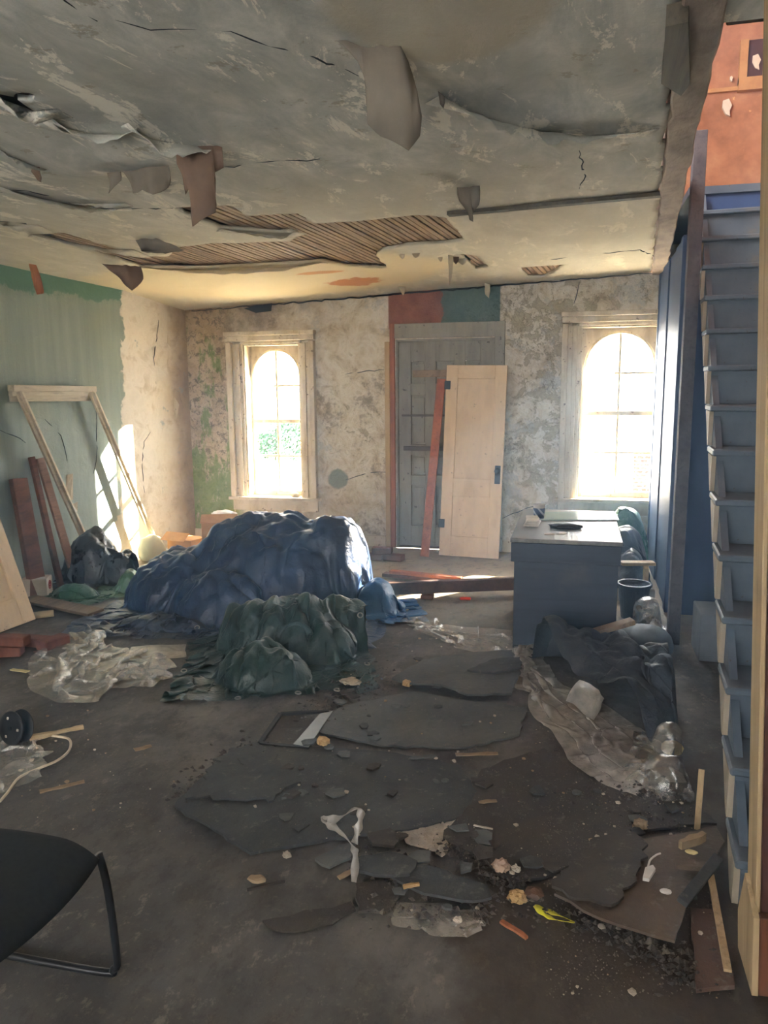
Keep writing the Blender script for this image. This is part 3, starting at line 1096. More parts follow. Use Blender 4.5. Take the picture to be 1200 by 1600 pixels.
# ------------------------------------------------------------------ staircase
def stair():
    x0, x1 = 0.56, XR - 0.23
    root = empty('staircase', (x0, 2.52, 0))
    tag(root, 'steep grey wooden staircase tinted with lens flare blue, rising along the right wall', 'staircase')
    O = root.location.copy()
    run, rise, y1, z1 = 0.24, 0.2035, 2.52, 0.165
    n = 14
    tread = None
    for k in range(n):
        y, z = y1 + run * k, z1 + rise * k
        zl = 0.0 if k == 0 else z - rise
        if tread is None:
            bm = bmesh.new()
            boxmm(bm, (0, -0.03, -0.03), (x1 - x0, run + 0.01, 0), 0.006)
            tm = bm_mesh('tread', bm)
            bm = bmesh.new()
            boxmm(bm, (0.02, 0.0, 0), (x1 - x0, 0.018, rise - 0.03), 0.002)
            rm = bm_mesh('riser', bm)
            tread = True
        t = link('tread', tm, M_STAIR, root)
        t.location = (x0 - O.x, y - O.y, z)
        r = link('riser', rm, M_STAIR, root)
        r.location = (x0 - O.x, y - O.y, z - rise)
        if k == 0:
            r.scale.z = (z1 - 0.03) / (rise - 0.03)
            r.location.z = 0
        # scribed skirt piece between tread and stringer on the open side
        bm = bmesh.new()
        prism_bm(bm, [(0, 0.0, -0.031), (0, run * 0.8, -0.031), (0, 0.03, -rise + 0.002), (0, 0.0, -rise + 0.002)], (0.02, 0, 0))
        s = link('bracket', bm_mesh('bracket', bm), M_TRIMD, root)
        s.location = (x0 - O.x, y - O.y, z)
    # open stringer
    yt, ztop = y1 + run * n, z1 + rise * n
    bm = bmesh.new()
    prism_bm(bm, [(x0 + 0.022, y1 - 0.12, 0), (x0 + 0.022, y1 + 0.14, 0), (x0 + 0.022, yt, ztop - 0.36), (x0 + 0.022, yt, ztop - 0.05), (x0 + 0.022, y1 + 0.02, z1 - 0.04)], (0.03, 0, 0))
    me = bm_mesh('stringer', bm)
    for v in me.vertices:
        v.co -= O
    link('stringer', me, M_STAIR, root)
    bm = bmesh.new()
    prism_bm(bm, [(x0 + 0.06, y1 + 0.14, 0), (x0 + 0.06, yt, ztop - 0.36), (x0 + 0.06, yt, ztop - 0.40), (x0 + 0.06, y1 + 0.18, 0)], (x1 - x0 - 0.06, 0, 0))
    me = bm_mesh('soffit', bm)
    for v in me.vertices:
        v.co -= O
    link('soffit', me, M_DARKW, root)
    root.rotation_euler.z = math.radians(-3.5)
    root.location.x = 0.55
    return root, yt, ztop


M_TRIMD = surf('worn_beige_paint', [(0.3, (134, 124, 108)), (0.6, (168, 156, 136)), (0.75, (120, 106, 90))], 6, (1, 1, 0.5), 0.7)
ST, yt, ztop = stair()
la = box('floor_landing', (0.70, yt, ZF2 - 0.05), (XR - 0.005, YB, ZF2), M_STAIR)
tag(la, 'upper landing at the head of the staircase', 'floor', kind='structure')
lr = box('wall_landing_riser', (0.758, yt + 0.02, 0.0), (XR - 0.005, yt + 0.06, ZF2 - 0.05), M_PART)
tag(lr, 'dark boarding under the landing at the stair head', 'wall', kind='structure')

# slender post beside the stairs
pb, ptp = onz(1051, 1004, 0), None
po = bar('stair_post', (pb.x, pb.y, 0), (pb.x, pb.y, ony(1101, 206, pb.y).z), 0.075, 0.09, wood('post_grey_wood', (96, 92, 94), (70, 68, 74), 1), up=Vector((0, 1, 0)))
tag(po, 'slender square timber post standing beside the staircase up through the opening', 'post')

# near newel board at the foot of the stairs
nw = empty('newel_board', (0.56, 2.2, 0))
tag(nw, 'tall reddish brown newel board at the foot of the stairs, nearest the viewer', 'post')
pn = onz(1168, 1548, 0)
NX, NY = pn.x + 0.02, pn.y + 0.02
M_REDW = wood('red_brown_stain', (88, 58, 50), (62, 40, 35), 2, 7, 0.55)
M_PALEW = wood('pale_edge_wood', (196, 172, 134), (158, 132, 96), 2, 8)
nw.location = (NX, NY, 0)
_tp = ony(1203, 290, NY)
nw.rotation_euler.y = math.atan2(_tp.x - NX, _tp.z)
box('board', (0.014, 0.0, 0.0), (0.15, 0.03, 2.69), M_REDW, nw, 0.003)
box('lit_edge_strip', (0.0, -0.004, 0.0), (0.013, 0.105, 2.69), M_PALEW, nw, 0.003)  # left face; the room light on it is put in as pale wood
bm = bmesh.new()
prism_bm(bm, [(-0.012, -0.035, 0), (-0.012, 0.16, 0), (-0.012, 0.17, 0.12), (-0.012, 0.08, 0.30), (-0.012, -0.035, 0.24)], (0.016, 0, 0))
link('base_plate', bm_mesh('base_plate', bm), M_PALEW, nw)
box('base_block', (0.005, -0.035, 0), (0.05, -0.005, 0.24), wood('rust_block_wood', (124, 78, 56), (92, 54, 38), 2), nw, 0.003)
# loose slats against the stair foot
for k, (a, b, za, zb, lab) in enumerate((((1108, 1255), (1113, 1283), 0.22, 0.02, 'short thin slat leaning on the stair side above the plaster crumbs'),
                                         ((1112, 1370), (1140, 1530), 0.05, 0.03, 'long thin slat on the floor beside the stair foot'))):
    p, q = onz(*a, za), onz(*b, zb)
    if k == 0:
        p, q = Vector((0.515, 3.0, 0.22)), Vector((0.50, 2.93, 0.005))
    else:
        p, q = Vector((0.50, 2.62, 0.02)), Vector((0.475, 2.16, 0.02))
    o = bar('wood_offcut', p, q, 0.022, 0.012, M_PALEW, bev=0.001)
    tag(o, lab, 'slat')

# ------------------------------------------------------------------ desk
M_DESK = wood('flare_blue_dark_veneer', (50, 60, 76), (32, 40, 53), 0, 5, 0.45, 0.12, 0.4)  # dark wood with the bluish flare veil put into its colour


def mat_desktop():
    g = G('dusty_desk_top')
    n = g.noise(9, 7, 0.7)
    c = g.ramp(n, [(0.35, lin((92, 92, 90))), (0.6, lin((132, 132, 126))), (0.72, lin((70, 66, 60)))])
    g.bump(n, 0.3, 0.004)
    return g.done(c, g.ramp(n, [(0.35, (0.3,) * 3), (0.65, (0.55,) * 3)]), 0.5)


M_DTOP = mat_desktop()
dk = empty('office_desk', (-0.05, 5.45, 0))
tag(dk, 'dark pedestal desk tinted with lens flare blue, seen from its end, dusty top with cup', 'desk')
x0, x1, y0, y1, zt_ = -0.36, 0.285, 4.90, 6.06, 0.735
DK = dk.location.copy()


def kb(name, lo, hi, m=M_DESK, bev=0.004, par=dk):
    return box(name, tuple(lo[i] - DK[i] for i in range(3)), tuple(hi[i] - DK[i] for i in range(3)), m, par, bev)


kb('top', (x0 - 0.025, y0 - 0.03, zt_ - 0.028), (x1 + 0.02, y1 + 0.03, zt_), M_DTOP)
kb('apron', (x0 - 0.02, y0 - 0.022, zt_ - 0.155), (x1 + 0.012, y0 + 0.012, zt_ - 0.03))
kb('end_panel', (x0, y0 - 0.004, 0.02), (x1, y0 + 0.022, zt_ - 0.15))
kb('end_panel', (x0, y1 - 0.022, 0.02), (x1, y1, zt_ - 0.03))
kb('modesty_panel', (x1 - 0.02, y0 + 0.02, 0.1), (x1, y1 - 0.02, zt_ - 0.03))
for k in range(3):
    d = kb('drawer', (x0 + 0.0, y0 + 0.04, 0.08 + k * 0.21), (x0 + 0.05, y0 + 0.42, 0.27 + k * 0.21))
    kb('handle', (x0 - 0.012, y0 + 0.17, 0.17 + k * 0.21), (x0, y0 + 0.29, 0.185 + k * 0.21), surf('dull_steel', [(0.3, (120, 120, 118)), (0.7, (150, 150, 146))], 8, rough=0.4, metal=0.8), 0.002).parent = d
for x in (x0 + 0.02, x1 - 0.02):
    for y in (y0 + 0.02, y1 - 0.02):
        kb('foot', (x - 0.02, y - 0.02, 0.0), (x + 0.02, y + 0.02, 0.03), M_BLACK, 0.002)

# things on the desk
M_TGL = surf('pale_teal_glass_sheet', [(0.3, (158, 186, 180)), (0.7, (186, 208, 200))], 3, rough=0.12, spec=0.6, bump=0)
gs = bmesh.new()
prism_bm(gs, [Vector((*onz(x, y, zt_).xy, zt_ + 0.001)) for x, y in ((852, 802), (960, 801), (967, 814), (838, 814))], (0, 0, 0.010))
o = link('glass_sheet', bm_mesh('glass_sheet', gs), M_TGL)
tag(o, 'pale teal sheet of glass lying on the back of the desk', 'glass sheet')
cp = onz(842, 812, zt_)
cup = empty('paper_cup', (cp.x, cp.y, zt_))
tag(cup, 'white paper coffee cup with blue swirl sleeve on the desk corner', 'cup')
M_CUP = surf('white_paper', [(0.3, (196, 192, 186)), (0.7, (226, 222, 214))], 10, rough=0.6)
bm = bmesh.new()
lathe_bm(bm, [(0.0, 0.001), (0.031, 0.001), (0.033, 0.004), (0.043, 0.108), (0.046, 0.110), (0.046, 0.114), (0.042, 0.114), (0.031, 0.008), (0.0, 0.008)])
link('body', bm_mesh('body', bm, True), M_CUP, cup)


def mat_sleeve():
    g = G('blue_swirl_sleeve')
    X, Y, Z = g.xyz()
    s = g.math('SINE', g.math('ADD', g.math('MULTIPLY', X, 120.0), g.math('MULTIPLY', Z, 95.0)))
    c = g.mix(g.step(s, 0.45, 0.75), lin((66, 84, 116)), lin((178, 186, 196)))
    return g.done(c, 0.6, 0.3)


bm = bmesh.new()
lathe_bm(bm, [(0.0345, 0.012), (0.0352, 0.012), (0.0425, 0.088), (0.0415, 0.088)])
link('sleeve', bm_mesh('sleeve', bm, True), mat_sleeve(), cup)
pp = onz(826, 823, zt_)
for k in range(3):
    bm = bmesh.new()
    add_box(bm, (0, 0, 0), (0.10 - 0.008 * k, 0.21, 0.014), 0.003, Matrix.Rotation(0.08 * k - 0.05, 3, 'Z'))
    o = link('paper_stack', bm_mesh('paper_stack', bm), M_CUP)
    o.location = (pp.x + 0.02, pp.y + 0.10, zt_ + 0.0082 + k * 0.0155)
    tag(o, ('bottom', 'middle', 'top')[k] + ' bundle of white paper beside the cup on the desk', 'paper', 'paper bundles on the desk')
# crumpled black glove-like rag
def crumple(name, rx, ry, rz, loc, m, seed=0, sub=3, amp=0.35, flat=True, rotz=0.0, freq=2.2, parent=None, smooth=False):
    bm = bmesh.new()
    bmesh.ops.create_icosphere(bm, subdivisions=sub, radius=1.0)
    for v in bm.verts:
        d = v.co.normalized()
        k = 1 + amp * fbm(d.x * freq + seed * 7.3, d.y * freq, d.z * freq, 4) - amp * 0.5 * abs(fbm(d.x * freq * 2 + seed, d.y * freq * 2, d.z * freq * 2, 3))
        v.co = Vector((d.x * rx * k, d.y * ry * k, d.z * rz * k))
        if flat and v.co.z < -rz * 0.55:
            v.co.z = -rz * 0.55
    zmin = min(v.co.z for v in bm.verts)
    R_ = Matrix.Rotation(rotz, 3, 'Z')
    for v in bm.verts:
        v.co.z -= zmin
        v.co = R_ @ v.co
    o = link(name, bm_mesh(name, bm, smooth), m, parent)
    o.location = loc
    return o


M_RAG = surf('black_rag', [(0.3, (26, 28, 32)), (0.7, (44, 46, 50))], 20, rough=0.8)
rp = onz(884, 826, zt_)
o = crumple('black_rag', 0.115, 0.05, 0.022, (rp.x, rp.y, zt_ + 0.0005), M_RAG, 3, 3, 0.6, rotz=-0.05)
tag(o, 'crumpled black rag lying on the dusty desk top', 'rag')
for k, (px, py, a) in enumerate(((858, 835, 0.3), (878, 834, 1.2))):
    p = onz(px, py, zt_)
    bm = bmesh.new()
    prism_bm(bm, [(-0.035, -0.02, 0), (0.03, -0.025, 0), (0.04, 0.0, 0.004), (0.01, 0.02, 0.006), (-0.03, 0.015, 0.002)], (0, 0, 0.002))
    o = link('paper_scrap', bm_mesh('paper_scrap', bm), M_CUP)
    o.location = (p.x, p.y, zt_ + 0.001)
    o.rotation_euler.z = a
    tag(o, ('left', 'right')[k] + ' torn white paper scrap at the front of the desk top', 'paper scrap')

# ------------------------------------------------------------------ leaning white door against the back wall
M_CRM = surf('cream_door_paint', [(0.3, (206, 180, 146)), (0.55, (228, 204, 170)), (0.75, (214, 188, 154))], 5, (1, 1, .4), 0.55, 0.3, 0.15, speck=((150, 126, 96), 26, 0.67))
M_HW = surf('dark_iron_hardware', [(0.3, (34, 38, 44)), (0.7, (54, 58, 64))], 12, rough=0.5, metal=0.6)
wd = empty('panel_door', (0, 0, 0))
tag(wd, 'loose cream two panel door leaning against the back wall, hinges still on', 'door')
bl, br = onz(688, 866, 0), onz(781, 870, 0)
wd.location = ((bl.x + br.x) / 2, 7.52, 0.004)
dw, dh, dt = 0.60, 1.90, 0.036
lean = math.atan2(YB - 0.035 - 7.52 - dt, dh) * 0.85
wd.rotation_euler = (-lean, math.radians(1.0), math.radians(-1.5))
st = 0.115


def wbx(name, lo, hi, m=M_CRM, bev=0.003, par=wd):
    return box(name, lo, hi, m, par, bev)


wbx('stile', (-dw / 2, -dt, 0), (-dw / 2 + st, 0, dh))
wbx('stile', (dw / 2 - st, -dt, 0), (dw / 2, 0, dh))
for za, zb in ((0, 0.20), (0.60, 0.78), (dh - 0.13, dh)):
    wbx('rail', (-dw / 2 + st, -dt, za), (dw / 2 - st, 0, zb))
for za, zb in ((0.20, 0.60), (0.78, dh - 0.13)):
    wbx('panel', (-dw / 2 + st, -dt + 0.02, za), (dw / 2 - st, -0.012, zb))
for z in (0.28, 1.66):
    wbx('hinge', (-dw / 2 - 0.016, -dt - 0.004, z), (-dw / 2 + 0.045, -dt + 0.003, z + 0.085), M_HW)
lk = wbx('lock_plate', (dw / 2 - 0.075, -dt - 0.006, 0.74), (dw / 2 - 0.02, -dt + 0.002, 0.92), M_HW)
kn = bmesh.new()
lathe_bm(kn, [(0.0, 0.0), (0.011, 0.0), (0.011, 0.025), (0.026, 0.03), (0.028, 0.045), (0.018, 0.055), (0.0, 0.057)], 16)
me = bm_mesh('knob', kn, True)
k_ = link('knob', me, M_HW, lk)
k_.location = (dw / 2 - 0.047, -dt - 0.004, 0.865)
k_.rotation_euler = (math.radians(90), 0, 0)
# orange plank and cross board beside it
pk = bar('orange_plank', (onz(667, 871, 0).x - 0.02, 7.40, 0.012), (ony(692, 592, 7.70).x - 0.02, 7.735, ony(697, 592, 7.735).z), 0.085, 0.022, wood('orange_plank_wood', (190, 118, 82), (160, 90, 60), 1, 7), up=Vector((0, -1, 0.2)))
tag(pk, 'orange brown plank leaning on the old door', 'plank')
a, b = ony(643, 584, 7.70), ony(706, 583, 7.70)
cb = bar('cross_board', (a.x, 7.765, a.z), (b.x + 0.06, 7.765, b.z), 0.024, 0.07, wood('tan_cross_board', (176, 152, 118), (136, 112, 84), 1, 7), up=Vector((0, 0, 1)))
tag(cb, 'short tan board fixed across the old grey door', 'board')

# ------------------------------------------------------------------ left wall: trim frame, planks, door on its side, box
tf = empty('window_trim_frame', (-3.9, 5.6, 0))
tag(tf, 'salvaged cream window casing of head and two legs leaning on green wall', 'trim frame')
TO = tf.location.copy()
p0, p1 = onl(20, 612, 0.06), onl(143, 616, 0.06)
yl, yr_ = p0.y + 0.04, p1.y - 0.03
lb, rb = onl(120, 820, 0.13), onl(236, 838, 0.13)


def leg(name, top, bot):
    bm = bmesh.new()
    # extend to the floor
    d = (bot - top)
    end = top + d * ((top.z - 0.01) / (top.z - bot.z))
    beam_mesh(bm, top - TO, end - TO, 0.055, 0.02, up=Vector((1, 0, 0.6)))
    beam_mesh(bm, top - TO + Vector((0.014, 0.022, 0.008)), end - TO + Vector((0.014, 0.022, 0.008)), 0.026, 0.03, up=Vector((1, 0, 0.6)))
    return link(name, bm_mesh(name, bm), M_TRIMF, tf)


M_TRIMF = wood('cream_casing', (204, 194, 172), (174, 160, 136), 1, 6, 0.6, 0.15)
tz = p0.z
leg('leg', Vector((p0.x + 0.01, yl, tz)), lb)
leg('leg', Vector((p1.x + 0.01, yr_, tz - 0.01)), rb)
bm = bmesh.new()
for dz, dx, w, t in ((0.0, 0.03, 0.075, 0.05), (-0.042, 0.0, 0.045, 0.045), (-0.085, -0.022, 0.022, 0.05)):
    beam_mesh(bm, Vector((p0.x - 0.009 + dx * 0.3, yl - 0.06, tz + 0.03 + dz)) - TO, Vector((p1.x + dx * 0.3, yr_ + 0.055, tz + 0.015 + dz)) - TO, w, t)
link('head', bm_mesh('head', bm), M_TRIMF, tf)

M_OLDB = wood('old_red_brown_board', (134, 92, 74), (84, 54, 42), 1, 6, 0.8, 0.5)
M_OLDP = wood('old_pinkish_board', (178, 142, 122), (132, 98, 80), 1, 6, 0.8, 0.5)
for k, (tp, bp_, o0, o1, w, t, m, lab) in enumerate((
        ((28, 748), (52, 882), 0.045, 0.20, 0.14, 0.06, M_OLDB, 'wide red brown timber leaning against green wall, leftmost and shortest'),
        ((49, 714), (80, 850), 0.035, 0.16, 0.045, 0.045, M_OLDB, 'narrow dark timber leaning on the wall between two wider boards'),
        ((62, 716), (97, 834), 0.03, 0.15, 0.075, 0.03, M_OLDP, 'pinkish pale board leaning on the wall below the cream trim frame'))):
    p, q = onl(*tp, o0), onl(*bp_, o1)
    e = p + (q - p) * ((p.z - 0.012) / (p.z - q.z))
    o = bar('leaning_plank', e, p, w, t, m, up=Vector((1, -0.25, 0.2)), bev=0.004)
    tag(o, lab, 'plank', 'planks leaning on the left wall')

sdoor = empty('cream_door_slab', (-3.86, 4.70, 0.012))
tag(sdoor, 'cream panel door leaning upright on the left wall, cut by the picture edge', 'door')
sdoor.rotation_euler = (0, math.radians(-19), math.radians(-6))
L_, H_, T_ = 0.74, 1.98, 0.036
for lo, hi, nm in (((0, -0.115, 0), (T_, 0, H_), 'stile'), ((0, -L_, 0), (T_, -L_ + 0.115, H_), 'stile'), ((0, -L_ + 0.115, 0), (T_, -0.115, 0.20), 'rail'), ((0, -L_ + 0.115, 0.86), (T_, -0.115, 1.0), 'rail'), ((0, -L_ + 0.115, H_ - 0.12), (T_, -0.115, H_), 'rail'),
                   ((0.012, -L_ + 0.115, 0.20), (T_ - 0.016, -0.115, 0.86), 'panel'), ((0.012, -L_ + 0.115, 1.0), (T_ - 0.016, -0.115, H_ - 0.12), 'panel')):
    box(nm, lo, hi, M_CRM, sdoor, 0.003)

# small printed carton by the planks
bxo = empty('small_carton', (-4.33, 5.36, 0.0), math.radians(24))
tag(bxo, 'small white carton with a red round logo below the leaning planks', 'carton')
M_CART = surf('carton_board', [(0.3, (176, 166, 152)), (0.7, (206, 198, 186))], 7, rough=0.8)
box('body', (-0.10, -0.09, 0), (0.10, 0.09, 0.15), M_CART, bxo, 0.004)
M_RED = surf('red_print', [(0.3, (170, 52, 54)), (0.7, (190, 66, 66))], 8, bump=0)
bm = bmesh.new()
ring = [(0.034 * math.cos(a), 0.034 * math.sin(a)) for a in np.linspace(0, 6.283, 21)[:-1]]
tube_bm(bm, [(0.101, p[0], 0.085 + p[1]) for p in ring + ring[:1]], 0.005, 6)
tube_bm(bm, [(0.101, -0.016, 0.075), (0.101, 0.016, 0.075)], 0.005, 6)
tube_bm(bm, [(0.101, -0.016, 0.092), (0.101, 0.0, 0.104), (0.101, 0.016, 0.092)], 0.005, 6)
link('logo', bm_mesh('logo', bm), M_RED, bxo)
box('flap', (-0.10, -0.092, 0.15), (0.10, -0.0, 0.154), M_CART, bxo, 0.001)

# ------------------------------------------------------------------ black chair, lower left
ch = empty('sled_chair', (-1.5, 1.5, 0))
tag(ch, 'black upholstered chair with tubular sled legs in the lower left corner', 'chair')
M_FAB = surf('black_chair_fabric', [(0.3, (26, 28, 28)), (0.7, (38, 40, 39))], 60, rough=0.85, spec=0.2, bump=0.2, bdist=0.002)
M_TUB = surf('black_gloss_tube', [(0.3, (20, 21, 24)), (0.7, (30, 31, 34))], 10, rough=0.3, spec=0.5, bump=0)
cx0, cx1, cy0, cy1, cz = -1.745, -1.235, 1.265, 1.755, 0.455
nn = 22
top, bot = {}, {}
bm = bmesh.new()
for s, D in ((1, top), (-1, bot)):
    for i in range(nn + 1):
        for j in range(nn + 1):
            u, v = i / nn * 2 - 1, j / nn * 2 - 1
            # rounded-square footprint
            a = u * math.sqrt(1 - 0.22 * v * v)
            b = v * math.sqrt(1 - 0.22 * u * u)
            e = max(abs(u), abs(v))
            th = 0.036 * (1 - e ** 5) ** 0.5
            x = (cx0 + cx1) / 2 + a * (cx1 - cx0) / 2
            y = (cy0 + cy1) / 2 + b * (cy1 - cy0) / 2
            dish = -0.014 * (1 - u * u) * (1 - v * v) * (s > 0)
            droop = -0.03 * max(0, (u - 0.45) / 0.55) ** 2
            z = cz - 0.035 + s * th + dish + droop
            if e == 1 and s < 0:
                D[i, j] = top[i, j]
            else:
                D[i, j] = bm.verts.new((x + 1.5, y - 1.5, z))
for D, fl in ((top, False), (bot, True)):
    for i in range(nn):
        for j in range(nn):
            q = [D[i, j], D[i + 1, j], D[i + 1, j + 1], D[i, j + 1]]
            bm.faces.new(list(reversed(q)) if fl else q)
link('seat', bm_mesh('seat', bm, True), M_FAB, ch)
for s, yy in ((1, cy1 - 0.015), (-1, cy0 + 0.015)):
    x_f = cx1 - 0.022
    pts = [(x_f - 0.02, yy, cz - 0.055), (x_f, yy + 0.0 * s, 0.30), (x_f + 0.012, yy + 0.005 * s, 0.075), (x_f - 0.002, yy + 0.005 * s, 0.03), (x_f - 0.05, yy + 0.005 * s, 0.0125), (cx0 + 0.03, yy, 0.0125), (cx0 - 0.02, yy, 0.03), (cx0 - 0.03, yy, 0.07), (cx0 + 0.0, yy, cz - 0.05), (cx0 - 0.06, yy, 0.78)]
    tube('sled_leg', [Vector(p) - Vector((-1.5, 1.5, 0)) for p in smooth_path(pts, 6)], 0.0115, M_TUB, ch, 12)
tube('crossbar', [(x_f + 1.48, cy0 - 1.5 + 0.015, cz - 0.062), (x_f + 1.48, cy1 - 1.5 - 0.015, cz - 0.062)], 0.009, M_TUB, ch)
bm = bmesh.new()
add_box(bm, (cx0 + 1.5 - 0.05, 0.01, 0.74), (0.045, 0.44, 0.30), 0.018, Matrix.Rotation(math.radians(-8), 3, 'Y'))
link('backrest', bm_mesh('backrest', bm), M_FAB, ch)

# ------------------------------------------------------------------ timber on the floor in the middle distance
j0, j1 = onz(612, 938, 0), onz(830, 927, 0)
jo = bar('floor_joist', (j0.x - 0.15, j0.y, 0.085), (j1.x, j1.y + 0.02, 0.085), 0.06, 0.10, wood('rusty_brown_joist', (104, 76, 62), (68, 48, 40), 1), bev=0.004)
tag(jo, 'long dark brown joist lying across the floor before the back door', 'joist')
for k, t in enumerate((0.25, 0.95)):
    p = Vector(jo.data.vertices[0].co)
    q = j0.lerp(j1, t)
    o = box('bearer_block', (-0.05, -0.04, 0), (0.05, 0.04, 0.034), M_OLDB, None, 0.003)
    o.location = (q.x, q.y + 0.01, 0)
    tag(o, ('left', 'right')[k] + ' small bearer block under the long floor joist', 'block')
for k, (a, b, w, t, z, m, lab) in enumerate((
        ((600, 897), (715, 908), 0.09, 0.03, 0.02, M_OLDB, 'lowest board of the pile behind the long joist'),
        ((610, 893), (722, 904), 0.06, 0.03, 0.055, wood('orange_plank_wood', (190, 118, 82), (160, 90, 60), 1, 7), 'orange brown board on top of the pile behind the long joist'),
        ((618, 913), (690, 917), 0.10, 0.025, 0.018, M_PALEW, 'pale short board between the board pile and the long joist'))):
    p, q = onz(*a, z), onz(*b, z)
    o = bar('floor_board', p, q, w, t, m)
    tag(o, lab, 'board', 'boards piled near the back door')
o = box('red_marker', (-0.045, -0.012, 0), (0.045, 0.012, 0.024), surf('signal_red', [(0.3, (206, 62, 48)), (0.7, (226, 84, 66))], 8, bump=0), None, 0.008)
p = onz(727, 938, 0.0)
o.location = (p.x, p.y, 0.002)
o.rotation_euler.z = 0.15
tag(o, 'small bright red strip on the floor in front of the long joist', 'strip')
# brick stack by the wall, half hidden by the tarp
M_BRK = surf('old_brick', [(0.3, (92, 56, 46)), (0.6, (124, 78, 62)), (0.75, (118, 96, 82))], 9, rough=0.9, bump=0.5, bdist=0.01)
bm = bmesh.new()
boxmm(bm, (-0.10, -0.048, 0), (0.10, 0.048, 0.062), 0.006)
for v in bm.verts:
    v.co += Vector((fbm(v.co.x * 30, v.co.y * 30, 1), fbm(v.co.y * 30, v.co.z * 30, 2), 0)) * 0.006
brick_me = bm_mesh('brick', bm)
bp = onz(600, 876, 0)
for k, (dx, dy, z, rz, lab) in enumerate(((-0.12, 0.02, 0, 0.05, 'brick low in the pile beside the door, left end'), (0.09, 0.04, 0, -0.2, 'brick low in the pile beside the door, right end'), (-0.03, 0.05, 0.0625, 0.08, 'brick lying on top of the pile beside the door'))):
    o = link('brick', brick_me, M_BRK)
    o.location = (bp.x + dx, bp.y + dy, z)
    o.rotation_euler.z = rz
    tag(o, lab, 'brick', 'bricks beside the back door')
# reddish blocks on the left
for k, (px, py, z, rz, lab) in enumerate(((2, 1028, 0.0, 0.35, 'broken brick at the left edge, bottom of its pair'), (14, 1008, 0.0625, 0.1, 'broken brick at the left edge, resting on another'), (76, 1014, 0.0, 1.35, 'single brick beside the clear plastic sheet'), (40, 1018, 0.0, 0.0, 'flat brick between the left edge pair and single brick'))):
    p = onz(px, py, z)
    o = link('brick', brick_me, M_BRK)
    o.location = (p.x, p.y + (0.12 if k == 3 else 0.05), 0.0 if z == 0 else 0.064)
    if k == 1:
        q = bpy.data.objects['brick.003'].location if 'brick.003' in bpy.data.objects else p
        o.location = (q.x + 0.03, q.y + 0.03, 0.064)
    o.rotation_euler.z = rz
    tag(o, lab, 'brick', 'bricks at the left edge')
# board and roll below the carton
a, b = onz(42, 934, 0.05), onz(150, 955, 0.03)
o = bar('grey_board', (a.x, a.y, 0.045), (b.x, b.y, 0.02), 0.16, 0.022, wood('grey_brown_board', (120, 104, 88), (82, 68, 56), 1), bev=0.003)
tag(o, 'grey brown board on the floor in front of the green bag', 'board')
a, b = onz(50, 962, 0.025), onz(84, 958, 0.025)
o = tube('cardboard_tube', [a, b], 0.026, surf('tan_cardboard', [(0.3, (170, 150, 116)), (0.7, (196, 178, 142))], 8), None, 14)
tag(o, 'tan cardboard tube lying beside the leaning cream door', 'tube')


# ------------------------------------------------------------------ draped sheets: a small cloth solver
def ell(cx, cy, rx, ry, rz, rot=0.0, p=2.0):
    c, s = math.cos(rot), math.sin(rot)

    def f(x, y):
        u, v = ((x - cx) * c + (y - cy) * s) / rx, (-(x - cx) * s + (y - cy) * c) / ry
        d = np.abs(u) ** p + np.abs(v) ** p
        return rz * np.sqrt(np.clip(1 - d, 0, 1))
    return f


